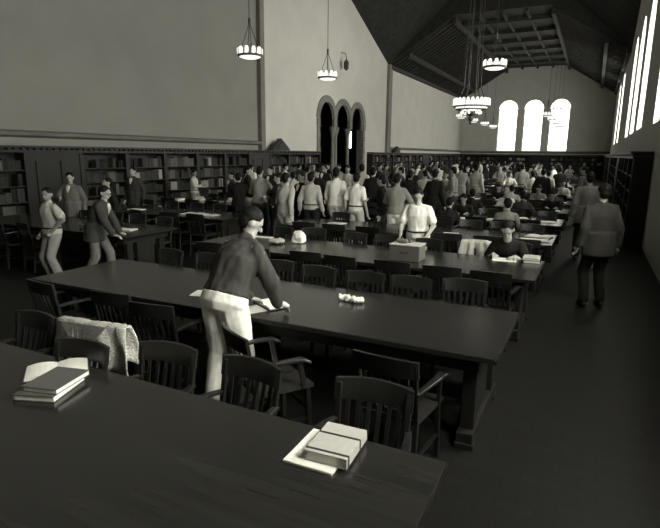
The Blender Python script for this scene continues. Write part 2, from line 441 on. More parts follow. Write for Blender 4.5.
tag(q.build('shelved_books', BOOKM), 'rows of books filling the wall bookcases all round the hall', 'books', None, 'stuff')

# ------------------------------------------------------------------ tables
ROW0, STEP, TW, TH = 1.5, 2.54, 1.22, .76
def make_table(L):
    t = empty('library_table')
    MB().box((0, 0, TH - .02), (L, TW, .04)).build('table_top', M['oak_top'], t, bevel=.006)
    b = MB()
    for s in (-1, 1):
        b.box((0, s * (TW / 2 - .004), TH - .02), (L - .02, .012, .034))
        b.box((s * (L / 2 - .004), 0, TH - .02), (.012, TW - .02, .034))
    b.build('edge_band', M['oak_edge'], t)
    a = MB()
    for s in (-1, 1): a.box((0, s * (TW / 2 - .12), TH - .10), (L - .3, .03, .12)); a.box((s * (L / 2 - .15), 0, TH - .10), (.03, TW - .24, .12))
    a.build('apron', M['oak_edge'], t)
    nx = [-(L / 2 - .2), 0, L / 2 - .2]
    for x in nx:
        g = MB()
        g.box((x, 0, .07), (.12, TW - .2, .1)); g.box((x, 0, .66), (.12, TW - .3, .08))
        for s in (-1, 1):
            g.box((x, s * (TW / 2 - .24), .36), (.1, .13, .54)); g.box((x, s * (TW / 2 - .16), .02), (.14, .14, .04))
        g.box((x, 0, .37), (.05, .4, .52))
        g.build('trestle_leg', M['oak'], t, bevel=.006)
    s_ = MB(); s_.box((0, 0, .2), (L - .4, .06, .12)); s_.build('stretcher', M['oak'], t)
    return t
tA = make_table(4.85); tB = make_table(4.3)
tables = []
NR = 18
CXA, CXB = -.45 - 4.85 / 2, -6.68 - 4.3 / 2
for r in range(NR):
    y = ROW0 + STEP * r
    o = tA if r == 0 else copy_tree(tA)
    o.location = (CXA, y, 0)
    tag(o, ('long dark oak library table in the right-hand column, %s from the camera' % ordn(r)).replace('nearest from', 'nearest to'), 'table', 'library tables in the right column')
    if r >= 2:
        o = tB if r == 2 else copy_tree(tB)
        o.location = (CXB, y, 0)
        tag(o, ('dark oak library table in the left-hand column, %s from the camera' % ordn(r - 2)).replace('nearest from', 'nearest to'), 'table', 'library tables in the left column')

# ------------------------------------------------------------------ chairs (sitter looks towards +y)
def make_chair(lod=0):
    t = empty('library_armchair')
    parts = []
    def curve_x(x): return .045 * (1 - (x / .25) ** 2)      # backrest bows backwards in the middle
    def P(mb, name, m=M['chair'], bevel=.004, smooth=False):
        parts.append(mb.build(name, m, t, bevel=bevel, smooth=smooth))
    # saddle seat
    s = MB(); n = 8; rows = []
    for j in range(n + 1):
        v = j / n; w = .225 + .03 * v
        rows.append((v * .44 - .20, w))
    top, bot = [], []
    nx = 8
    g = [[None] * (nx + 1) for _ in rows]; gb = [[None] * (nx + 1) for _ in rows]
    for j, (y, w) in enumerate(rows):
        for i in range(nx + 1):
            u = i / nx * 2 - 1
            dip = .016 * (1 - u * u) * math.sin(PI * min(1, max(0, (j / n) * 1.0)))
            ridge = .01 * math.exp(-(u / .15) ** 2) * (j / n > .7)
            g[j][i] = s.bm.verts.new((u * w, y, .455 - dip + ridge)); gb[j][i] = s.bm.verts.new((u * w, y, .425))
    for j in range(n):
        for i in range(nx):
            s.bm.faces.new((g[j][i], g[j][i + 1], g[j + 1][i + 1], g[j + 1][i])); s.bm.faces.new((gb[j][i], gb[j + 1][i], gb[j + 1][i + 1], gb[j][i + 1]))
    for j in range(n):
        s.bm.faces.new((g[j][0], g[j + 1][0], gb[j + 1][0], gb[j][0])); s.bm.faces.new((g[j][nx], gb[j][nx], gb[j + 1][nx], g[j + 1][nx]))
    for i in range(nx):
        s.bm.faces.new((g[0][i], gb[0][i], gb[0][i + 1], g[0][i + 1])); s.bm.faces.new((g[n][i], g[n][i + 1], gb[n][i + 1], gb[n][i]))
    P(s, 'seat', M['chair_seat'], 0)
    # rear posts run up to the top rail, front legs
    for sx in (-1, 1):
        p = MB(); p.bar((sx * .215, -.235, 0), (sx * .215, -.195, .45), .036, .036); p.bar((sx * .215, -.195, .44), (sx * .222, -.275, .86), .034, .03); P(p, 'rear_leg')
        p = MB(); p.bar((sx * .235, .215, 0), (sx * .225, .20, .45), .036, .036); P(p, 'leg')
        p = MB(); p.bar((sx * .245, .16, .43), (sx * .262, .12, .65), .03, .036); P(p, 'arm_support')
        # arm: curved flat bar from the post, swelling to the front
        a = MB(); rings = []
        for k2 in range(9):
            v = k2 / 8; y = -.25 + .44 * v
            x = sx * (.225 + .05 * math.sin(PI * min(1, v * 1.15) * .6)); z = .655 + .018 * math.sin(PI * v * .9) - .02 * (v > .9)
            w = .022 + .016 * v + (.008 if v > .8 else 0)
            rings.append([Vector((x - w, y, z - .011)), Vector((x + w, y, z - .011)), Vector((x + w * .9, y, z + .011)), Vector((x - w * .9, y, z + .011))])
        a.loft(rings); P(a, 'arm')
        p = MB(); p.bar((sx * .228, -.215, .2), (sx * .232, .205, .18), .022, .022); P(p, 'side_stretcher', bevel=0)
    p = MB(); p.bar((-.235, .205, .26), (.235, .205, .26), .02, .03); P(p, 'front_stretcher', bevel=0)
    # top rail, curved
    r = MB(); rings = []
    for k2 in range(11):
        u = k2 / 10 * 2 - 1; x = u * .245; y = -.275 - .04 * (1 - u * u)
        zt = .88 + .012 * (1 - u * u)
        rings.append([Vector((x, y - .012 + .02, .765)), Vector((x, y + .012 + .02, .765)), Vector((x, y + .012, zt)), Vector((x, y - .012, zt))])
    r.loft(rings); P(r, 'top_rail', bevel=0)
    r = MB(); r.bar((-.215, -.205, .49), (.215, -.205, .49), .02, .035); P(r, 'lower_rail', bevel=0)
    for k2 in range(6):
        u = (k2 - 2.5) / 3; x = u * .19
        p = MB(); p.bar((x, -.207, .49), (x * 1.04, -.262 - .036 * (1 - u * u), .78), .026, .012); P(p, 'slat', bevel=0)
    for o in parts:
        for v_ in o.data.vertices: v_.co.x *= .9
    if lod:
        bm = bmesh.new()
        for o in parts: bm.from_mesh(o.data)
        me = bpy.data.meshes.new('library_armchair'); bm.to_mesh(me); bm.free(); me.materials.append(M['chair'])
        for o in parts: bpy.data.objects.remove(o)
        bpy.data.objects.remove(t)
        o = bpy.data.objects.new('library_armchair', me); COL.objects.link(o)
        return o
    return t
chA = make_chair(0); chL = make_chair(1)
usedA = usedL = False
def chair(x, y, rz, label, group, far=False):
    global usedA, usedL
    if far:
        o = chL if not usedL else copy_tree(chL); usedL = True
    else:
        o = chA if not usedA else copy_tree(chA); usedA = True
    o.location = (x, y, 0); o.rotation_euler = (0, 0, rz)
    tag(o, label, 'chair', group)
    return o
# seated people need free places: (row, side) -> xs ; filled below from PEOPLE lists
near_side = {   # row: chairs on the side towards the camera  (x, y offset of the seat from the edge, turn)
    1: [(-1.02, -.27, -.06, 'beside the right end'), (-2.0, -.36, -.55, 'turned aside with its seat lit'), (-3.18, -.11, .12, 'carrying the draped tweed jacket'), (-3.75, -.02, .1, 'left of the jacket chair'), (-4.6, -.05, -.1, 'at the left end')],
    2: [(-.87, -.05, 0, ''), (-1.42, -.03, .05, ''), (-2.0, -.02, .0, ''), (-2.65, -.05, -.05, ''), (-3.2, .0, .1, ''), (-3.9, -.05, 0, ''), (-4.7, -.05, .1, '')],
}
far_side = {
    0: [(-.93, .06, .06, 'behind the banded book'), (-1.73, -.0, -.08, 'between the lit chair and the camera'), (-2.31, -.03, .1, 'in the dark middle of the table'), (-2.84, -.25, .1, 'in front of the draped jacket'), (-3.7, 0, 0, 'at the far left')],
    1: [(-1.0, .17, .12, 'nearest the right end'), (-1.55, .02, -.03, ''), (-2.03, .0, .02, ''), (-2.6, -.0, -.05, ''), (-3.12, .06, .2, ''), (-4.1, 0, 0, ''), (-4.75, 0, -.1, '')],
}
PLACES = [-.9, -1.45, -2.05, -2.65, -3.3, -3.95, -4.7]
TAKEN = {}   # (row, side): list of x that a standing or seated person needs free
def tabname(r, col): return ('%s %s-column table' % (ORD[r], 'right' if col == 'A' else 'left'))
def chair_line(r, side, col='A'):
    yc = ROW0 + STEP * r; far = r > 6
    lst = (near_side if side == 'near' else far_side).get(r) if col == 'A' else None
    if lst is None:
        base = PLACES if col == 'A' else [-7.2, -7.95, -8.7, -9.45, -10.3]
        if r > 7 and col == 'A': base = base[::2]
        if r > 6 and col == 'B': base = base[::2]
        if col == 'B' and r > 11: base = base[:2]
        lst = [(x + random.uniform(-.08, .08), random.uniform(-.05, .1) if side == 'far' else -random.uniform(-.05, .1), random.uniform(-.2, .2), '') for x in base]
    n = len(lst)
    for i, (x, dy, tr, note) in enumerate(sorted(lst, reverse=True)):
        if any(abs(x - tx) < .42 for tx in TAKEN.get((r, side), [])): continue
        if side == 'near': y = yc - TW / 2 - .02 + dy; rz = tr
        else: y = yc + TW / 2 + .02 + dy; rz = PI + tr
        nth = ['right-end', 'second from right', 'third from right', 'fourth from right', 'fifth from right', 'sixth from right', 'seventh from right'][i]
        lab = 'slat-back wooden armchair, %s, %s side of the %s' % (nth, side, tabname(r, col))
        if note: lab = 'slat-back wooden armchair %s, %s side of the %s' % (note, side, tabname(r, col))
        w = lab.split()
        if len(w) > 16: lab = 'slat-back armchair, %s, %s side of the %s' % (note or nth, side, tabname(r, col))
        chair(x, y, rz, lab, 'library chairs', far)

# ------------------------------------------------------------------ people
def ring_pts(c, t, side, rx, ry, seg=14):
    t = t.normalized(); s = (side - side.dot(t) * t).normalized(); n = t.cross(s)
    return [c + s * rx * math.cos(2 * PI * k / seg) + n * ry * math.sin(2 * PI * k / seg) for k in range(seg)]
def capsule(mb, a, b, ra, rb, side=None, flat=1.0):
    a, b = Vector(a), Vector(b); t = (b - a).normalized()
    side = side or (Vector((1, 0, 0)) if abs(t.x) < .8 else Vector((0, 1, 0)))
    rings = []
    for k2 in (80, 50, 25, 0):
        an = math.radians(k2); rings.append(ring_pts(a - t * ra * math.sin(an), t, side, ra * math.cos(an), ra * math.cos(an) * flat))
    for k2 in (0, 25, 50, 80):
        an = math.radians(k2); rings.append(ring_pts(b + t * rb * math.sin(an), t, side, rb * math.cos(an), rb * math.cos(an) * flat))
    mb.loft(rings)
def limb(mb, pts, rads):
    for (a, b), (ra, rb) in zip(zip(pts, pts[1:]), zip(rads, rads[1:])): capsule(mb, a, b, ra, rb)
def ellipsoid(mb, c, rx, ry, rz, R=None, seg=16, n=10):
    R = R or Matrix.Identity(3); c = Vector(c); rings = []
    for i in range(n + 1):
        a = -PI / 2 + PI * (i + .5 * (i == 0) - .5 * (i == n)) / n
        rings.append([c + R @ Vector((rx * math.cos(a) * math.cos(2 * PI * k / seg), ry * math.cos(a) * math.sin(2 * PI * k / seg), rz * math.sin(a))) for k in range(seg)])
    mb.loft(rings)
def solid(mb, voxel, smooth=2, fold=0, fscale=9, stretch=(1, 1, .35), vmin=None):
    bmesh.ops.recalc_face_normals(mb.bm, faces=mb.bm.faces)
    me = bpy.data.meshes.new('t'); mb.bm.to_mesh(me); mb.bm.free()
    o = bpy.data.objects.new('t', me); COL.objects.link(o)
    r = o.modifiers.new('r', 'REMESH'); r.mode = 'VOXEL'; r.voxel_size = voxel; r.use_smooth_shade = True
    if smooth:
        s = o.modifiers.new('s', 'SMOOTH'); s.iterations = smooth; s.factor = .5
    dg = bpy.context.evaluated_depsgraph_get(); dg.update()
    out = bpy.data.meshes.new_from_object(o.evaluated_get(dg))
    bpy.data.objects.remove(o); bpy.data.meshes.remove(me)
    if fold:
        nn = [v.normal.copy() for v in out.vertices]
        for v, n in zip(out.vertices, nn):
            p = Vector((v.co.x * stretch[0], v.co.y * stretch[1], v.co.z * stretch[2])) * fscale
            v.co += n * fold * (noise.noise(p) + .5 * noise.noise(p * 2.3))
    for p in out.polygons: p.use_smooth = True
    return out
def ik(a, b, l1, l2, hint):
    a, b, hint = Vector(a), Vector(b), Vector(hint)
    d = b - a; L = d.length
    if L > (l1 + l2) * .995: b = a + d.normalized() * (l1 + l2) * .995; d = b - a; L = d.length
    x = (l1 * l1 - l2 * l2 + L * L) / (2 * L); h = math.sqrt(max(l1 * l1 - x * x, 0))
    t = d.normalized(); hp = (hint - hint.dot(t) * t).normalized()
    return a + t * x + hp * h, b
def person_meshes(P):
    fine = P.get('fine', False); vx = .009 if fine else .016
    lean = math.radians(P.get('lean', 2)); roll = math.radians(P.get('roll', 0))
    pz = P.get('pelvis', .93); pel = Vector((0, P.get('py', 0), pz))
    up = Vector((math.sin(roll), math.sin(lean), math.cos(lean))).normalized()
    tw = math.radians(P.get('twist', 0)); side = Vector((math.cos(tw), math.sin(tw), 0)); side = (side - side.dot(up) * up).normalized()
    fwd = up.cross(side)
    bow = P.get('bow', 0)
    def sp(h): return pel + up * h + Vector((0, math.cos(lean), -math.sin(lean))) * bow * (h / .5) ** 2
    W = P.get('w', 1.0)
    sh = [sp(.435) + side * s * .162 * W for s in (-1, 1)]
    neck = sp(.50); hy = math.radians(P.get('yaw', 0)); hp = math.radians(P.get('pitch', 0))
    R = Matrix.Rotation(hy, 3, 'Z') @ Matrix.Rotation(-hp, 3, 'X')
    head = neck + Vector((0, math.sin(lean + hp * .5) * .1, .0)) + Vector((0, 0, .155))
    arms = []
    for i, s in enumerate((-1, 1)):
        wr, hint = P['arms'][i]
        e, w = ik(sh[i], wr, .285 , .25, hint); arms.append((sh[i], e, w))
    legs = []
    for i, s in enumerate((-1, 1)):
        hip = pel + Vector((s * .09, 0, -.04)); an, hint = P['legs'][i]
        kn, ank = ik(hip, an, .43, .41, hint); legs.append((hip, kn, ank))
    def torso(mb, g, top=True, low=True):
        prof = [(-.10, .12, .085), (-.04, .16, .11), (.04, .158, .108), (.14, .135, .095), (.24, .148, .105), (.34, .165, .115), (.41, .158, .100), (.455, .12, .082), (.49, .075, .065)]
        if P.get('female'): prof = [(a, b * (1.04 if a < .1 else .9), c * (1.12 if .28 < a < .36 else .95)) for a, b, c in prof]
        if not top: prof = [p for p in prof if p[0] < .1]
        if not low: prof = [p for p in prof if p[0] > P.get('hem', -.03) - .02]
        rings = []
        for j, (h, rx, ry) in enumerate(prof):
            sd = Vector((1, 0, 0)).lerp(side, min(1, max(0, (h + .1) / .45)))
            rings.append(ring_pts(sp(h), up, sd, rx * W + g, ry * W + g, 20))
        mb.loft(rings)
    # ---- body: one continuous skin
    b = MB(); torso(b, 0)
    limb(b, [neck - Vector((0, 0, .03)), head - Vector((0, 0, .06))], [.055, .05])
    ellipsoid(b, head + R @ Vector((0, -.005, .02)), .076, .095, .098, R)
    ellipsoid(b, head + R @ Vector((0, .022, -.045)), .056, .066, .066, R)
    capsule(b, head + R @ Vector((0, .088, .012)), head + R @ Vector((0, .108, -.022)), .010, .014)
    ellipsoid(b, head + R @ Vector((0, .082, -.062)), .024, .014, .012, R)
    capsule(b, head + R @ Vector((-.035, .078, .03)), head + R @ Vector((.035, .078, .03)), .012, .012)
    for s in (-1, 1): ellipsoid(b, head + R @ Vector((s * .078, -.005, -.005)), .012, .02, .032, R)
    for (a, e, w), s in zip(arms, (-1, 1)):
        limb(b, [a, e, w], [.055, .042, .029])
        capsule(b, a, a + (e - a) * .4, .054, .05); capsule(b, neck - up * .02, a, .045, .045)
        d = (w - e).normalized(); cur = P.get('curl', .25)
        palmn = P.get('palm', [Vector((-1, 0, 0)), Vector((1, 0, 0))])[0 if s < 0 else 1]
        palmn = Vector(palmn); n = (-palmn if False else palmn); n = (n - n.dot(d) * d).normalized(); acr = d.cross(n)
        d2 = P.get('hand', [None, None])[0 if s < 0 else 1]
        if d2: d = Vector(d2).normalized(); n = (Vector((0, 0, -1)) - Vector((0, 0, -1)).dot(d) * d).normalized(); acr = d.cross(n)
        p0 = w + d * .01; p1 = w + d * .085
        for o4 in (-.026, -.009, .009, .026): capsule(b, p0 + acr * o4 * .8, p1 + acr * o4, .015, .0125)
        for o4, ln in ((-.028, .062), (-.0095, .074), (.0095, .078), (.028, .07)):
            q1 = p1 + acr * o4 * 1.1 + (d * (1 - cur) + n * cur).normalized() * ln * .5
            q2 = q1 + (d * (1 - 2 * cur) + n * 2 * cur).normalized() * ln * .5
            capsule(b, p1 + acr * o4, q1, .0095, .0088); capsule(b, q1, q2, .0088, .0075)
        th = p0 + acr * (.03) + d * .015
        q1 = th + (d * .6 + acr * .7 + n * .3).normalized() * .04; q2 = q1 + (d * .9 + n * .35 + acr * .1).normalized() * .032
        capsule(b, th, q1, .014, .0105); capsule(b, q1, q2, .0105, .009)
    for hip, kn, ank in legs:
        limb(b, [hip, kn, ank], [.082, .055, .038])
        capsule(b, ank, ank + Vector((0, .12, -.05)), .036, .03)
    body = solid(b, vx, 2)
    out = {'body': (body, 'skin')}
    # ---- top garment
    long = P.get('sleeve', 'long') == 'long'; g = P.get('loose', .02)
    s_ = MB(); torso(s_, g, low=False)
    for a, e, w in arms:
        capsule(s_, a, a + (e - a) * .3, .054 + g * .35, .052 + g * .45); capsule(s_, neck - up * .03, a, .05 + g * .3, .048 + g * .4)
        if long: limb(s_, [a, e, e + (w - e) * .93], [.054 + g * .4, .05 + g * .5, .038 + g * .4])
        else: capsule(s_, a, a + (e - a) * .72, .054 + g * .4, .052 + g * .7)
    capsule(s_, neck - Vector((0, 0, .03)), neck + Vector((0, .004, .012)), .066, .062)
    if P.get('coat'):
        rings = []
        for h, k1 in ((-.20, 1.08), (-.12, 1.05), (0, 1.02), (.12, 1.0)):
            rings.append(ring_pts(pel + up * h * .3 + Vector((0, 0, h * .7)), Vector((0, 0, 1)), Vector((1, 0, 0)), .165 * k1 * W + g, .12 * k1 * W + g, 20))
        s_.loft(rings)
    out['shirt'] = (solid(s_, .012 if fine else .018, 1, P.get('fold', .012), 9), 'top')
    if P.get('coat'):
        cf = MB(); sd = side
        for h, wd in ((.37, .022), (.42, .04), (.46, .05)): ellipsoid(cf, sp(h) + fwd * ((.105 if h < .45 else .085) * W + g * .55), wd, .03, .05)
        out['shirt_front'] = (solid(cf, .012, 2), 'collar')
    # ---- lower garment
    t_ = MB()
    if P.get('female'):
        rings = []
        for h, k1 in ((-.52, 1.5), (-.4, 1.38), (-.2, 1.2), (-.05, 1.08), (.08, .9)):
            rings.append(ring_pts(pel + Vector((0, 0, h)), Vector((0, 0, 1)), Vector((1, 0, 0)), .16 * k1 + .01, .125 * k1 + .01, 20))
        t_.loft(rings); out['skirt'] = (solid(t_, .018, 1, .012, 14, (1, 1, .1)), 'bottom')
    else:
        tl = P.get('tloose', 0); torso(t_, .014 + tl, top=False)
        for hip, kn, ank in legs:
            limb(t_, [hip, kn, ank + (kn - ank) * .02], [.094 + tl, .076 + tl, .066 + tl])
            capsule(t_, hip, hip + (kn - hip) * .5, .1 + tl, .088 + tl)
        out['trousers'] = (solid(t_, .012 if fine else .018, 1, .012, 9), 'bottom')
        if P.get('belt'):
            rr = []
            for h in (.055, .085): rr.append(ring_pts(sp(h), up, Vector((1, 0, 0)), .157 * W + g + .008, .108 * W + g + .008, 20))
            bb = MB(); bb.loft(rr); out['belt'] = (solid(bb, .009, 0), 'belt')
    # ---- hair
    h_ = MB()
    ellipsoid(h_, head + R @ Vector((0, -.018, .042)), .083, .096, .088, R)
    ellipsoid(h_, head + R @ Vector((0, -.045, .0)), .074, .066, .085, R)
    if P.get('female'): 
        ellipsoid(h_, head + R @ Vector((0, -.05, -.06)), .088, .06, .1, R)
    h_.bm.verts.ensure_lookup_table()
    out['hair'] = (solid(h_, .010, 1, .004, 40, (1, 1, 1)), 'hair')
    # ---- face features
    f_ = MB()
    for s in (-1, 1): ellipsoid(f_, head + R @ Vector((s * .029, .084, .010)), .010, .007, .005, R, 8, 5)
    out['eyes'] = (None, 'eye', f_)
    l_ = MB(); ellipsoid(l_, head + R @ Vector((0, .094, -.061)), .022, .007, .006, R, 8, 5); out['mouth'] = (None, 'lip', l_)
    if P.get('glasses'):
        gl = MB()
        for s in (-1, 1):
            pts = [head + R @ Vector((s * .032 + .024 * math.cos(a), .102, .008 + .019 * math.sin(a))) for a in [2 * PI * k / 10 for k in range(11)]]
            gl.tube(pts, .003, 5); gl.tube([head + R @ Vector((s * .056, .1, .012)), head + R @ Vector((s * .08, .0, .01))], .003, 5)
        out['glasses'] = (None, 'iron', gl)
    sh_ = MB()
    for hip, kn, ank in legs:
        f = ank.copy(); f.z = ank.z - .05
        capsule(sh_, f + Vector((0, -.035, 0)), f + Vector((0, .14, -.008)), .04, .036)
    out['shoes'] = (solid(sh_, .014, 1), 'shoe')
    res = {}
    for kk, v in out.items():
        if v[0] is None:
            bmesh.ops.recalc_face_normals(v[2].bm, faces=v[2].bm.faces)
            me = bpy.data.meshes.new(kk); v[2].bm.to_mesh(me); v[2].bm.free()
        else: me = v[0]
        me.name = kk; me.materials.clear(); me.materials.append(M['skin'])
        res[kk] = (me, v[1])
    return res
STAND = [((-.12, 0, .09), (0, 1, 0)), ((.12, .02, .09), (0, 1, 0))]
STEPL = [((-.1, .2, .09), (0, 1, 0)), ((.1, -.18, .1), (0, 1, 0))]
HANG = [((-.27, .02, .86), (-.3, -1, 0)), ((.27, .04, .86), (.3, -1, 0))]
HOLD = [((-.1, .30, 1.12), (-1, -.5, -.6)), ((.12, .30, 1.14), (1, -.5, -.6))]
ONE = [((-.28, .03, .86), (-.3, -1, 0)), ((.1, .30, 1.16), (1, -.5, -.6))]
HIPS = [((-.21, .05, .99), (-1, -.6, 0)), ((.21, .05, .99), (1, -.6, 0))]
SEATL = [((-.11, .40, .09), (0, .3, 1)), ((.11, .42, .09), (0, .3, 1))]
POSES = {
    'stand': dict(arms=HANG, legs=STAND, belt=True),
    'short': dict(arms=HANG, legs=STAND, sleeve='short', belt=True, pitch=8, yaw=15),
    'hold': dict(arms=HOLD, legs=STAND, pitch=20, loose=.022),
    'one': dict(arms=ONE, legs=STEPL, pitch=10, yaw=-20, belt=True),
    'walk': dict(arms=[((-.25, .22, .9), (-.3, -1, 0)), ((.27, -.14, .88), (.3, -1, 0))], legs=STEPL, lean=4, loose=.025),
    'coat': dict(arms=HANG, legs=STAND, coat=True, loose=.032, w=1.05),
    'coathold': dict(arms=ONE, legs=STAND, coat=True, loose=.032, pitch=15, yaw=25, w=1.05),
    'woman': dict(arms=HOLD, legs=STAND, female=True, w=.9, pitch=8, sleeve='short'),
    'bend': dict(arms=[((-.16, .48, .80), (-1, -.3, 0)), ((.18, .46, .80), (1, -.3, 0))], legs=STAND, lean=32, pitch=25, py=-.05, bow=.04, hand=[(0, 1, -.15), (0, 1, -.15)]),
    'sit': dict(pelvis=.53, lean=22, bow=.05, pitch=30, arms=[((-.13, .38, .80), (-.5, -.3, -.8)), ((.12, .40, .80), (.5, -.3, -.8))], legs=SEATL, hand=[(.4, 1, -.1), (-.5, 1, -.1)]),
    'situp': dict(pelvis=.53, lean=6, pitch=12, yaw=20, arms=[((-.14, .36, .80), (-.5, -.3, -.8)), ((.16, .36, .80), (.5, -.3, -.8))], legs=SEATL, hand=[(.4, 1, -.1), (-.5, 1, -.1)]),
}
_pm = {}
NAMEP = {'belt': 'belt', 'shirt': 'shirt', 'trousers': 'trousers', 'skirt': 'skirt', 'shirt_front': 'shirt_front', 'hair': 'hair', 'eyes': 'eyes', 'mouth': 'mouth', 'glasses': 'glasses', 'shoes': 'shoes'}
def person(pose, x, y, rz, label, top='c_grey', bottom='c_dark', h=1.74, hair='hair', skin='skin', group=None, z=0, P=None):
    key = pose
    if key not in _pm: _pm[key] = person_meshes(P or POSES[pose])
    root = bpy.data.objects.new('person', _pm[key]['body'][0])
    COL.objects.link(root)
    cm = {'skin': M[skin], 'top': M[top], 'collar': M['c_pale'], 'bottom': M[bottom], 'hair': M[hair], 'eye': M['eye'], 'lip': M['lip'], 'belt': M['shoe'], 'shoe': M['shoe'], 'iron': M['iron']}
    def setm(o, k): o.material_slots[0].link = 'OBJECT'; o.material_slots[0].material = cm[k]
    setm(root, 'skin')
    for kk, (me, mk) in _pm[key].items():
        if kk == 'body': continue
        c = bpy.data.objects.new(NAMEP[kk] if not (kk == 'shirt' and 'coat' in pose) else 'coat', me); COL.objects.link(c); c.parent = root; setm(c, mk)
    seated = pose.startswith('sit')
    s = (h / 1.735) if not seated else min(1.03, max(.95, h / 1.735))
    root.scale = (s if seated else (s + 1) / 2, s if seated else (s + 1) / 2, s)
    root.location = (x, y, z); root.rotation_euler = (0, 0, rz)
    tag(root, label, 'person', group)
    return root

exec_people = []
R_ = math.radians
# --- the man reaching over the second table
P_main = dict(fine=True, pelvis=.96, lean=24, bow=.07, twist=-14, pitch=34, yaw=-38, loose=.036, fold=.022, w=1.16, hem=.06, tloose=.022, sleeve='long',
              arms=[((-.10, .40, .86), (-1, -.4, 0)), ((.25, .36, .87), (1, -.5, -.2))], legs=[((-.13, -.02, .09), (-.2, 1, 0)), ((.12, .05, .09), (.2, 1, 0))],
              hand=[(.3, 1, -.3), (.1, 1, -.35)], curl=.3)
person('main', -2.54, 3.22, R_(-8), 'man in a dark shirt and pale trousers leaning over the second table, back to camera', 'c_deep', 'c_white', 1.73, P=P_main)
TAKEN[(1, 'near')] = [-2.54]
# --- the man writing at the third table, facing the camera
P_write = dict(fine=True, pelvis=.56, lean=26, bow=.05, pitch=40, yaw=8, sleeve='short', loose=.022,
               arms=[((-.13, .40, .80), (-.5, -.3, -.8)), ((.15, .38, .80), (.5, -.3, -.8))], legs=SEATL, hand=[(.6, 1, -.1), (-.5, 1, -.1)], curl=.4)
person('sit_write', -.90, ROW0 + 2 * STEP + .61 + .30, PI - .1, 'dark-haired man in a black short-sleeved shirt bent writing at the third table', 'c_black', 'c_dark', 1.74, skin='skin', P=P_write)
TAKEN[(2, 'far')] = [-.90]
# --- man in white shirt behind the third table
P_white = dict(fine=True, pelvis=.93, lean=8, pitch=35, yaw=20, belt=True, sleeve='short', loose=.035, fold=.018,
               arms=[((-.2, .24, .93), (-.5, -.8, 0)), ((.2, .30, .95), (.5, -.8, 0))], legs=[((-.14, .03, .09), (0, 1, 0)), ((.12, 0, .09), (0, 1, 0))])
person('whiteman', -2.36, 7.86, PI, 'man in a bright white shirt and light trousers facing the camera behind the dark box', 'c_white', 'c_light', 1.64, P=P_white)
# --- far left men
P_hip = dict(fine=True, sleeve='short', lean=2, yaw=30, pitch=10, belt=True, loose=.03, arms=[((-.20, .08, .99), (-1, -.3, 0)), ((.24, .06, .90), (.4, -1, 0))], legs=STAND)
person('hip', -7.72, 5.46, PI - .15 , 'man in a light short-sleeved shirt with hand on hip at the far left', 'c_light', 'c_grey', 1.56, skin='skin_d', P=P_hip)
P_gl = dict(fine=True, lean=16, pitch=15, yaw=-15, glasses=True, loose=.035, coat=True, bow=.03, arms=[((-.2, .34, .82), (-1, -.4, 0)), ((.24, .40, .86), (1, -.6, 0))], legs=STEPL, hand=[(0, 1, -.3), (0, 1, -.3)])
person('glman_coat', -7.12, 5.78, R_(-62), 'man with glasses in an open dark jacket leaning on the nearest left-column table', 'c_dark', 'c_mid', 1.62, P=P_gl)
TAKEN[(2, 'near')] = [-7.12, -7.72]

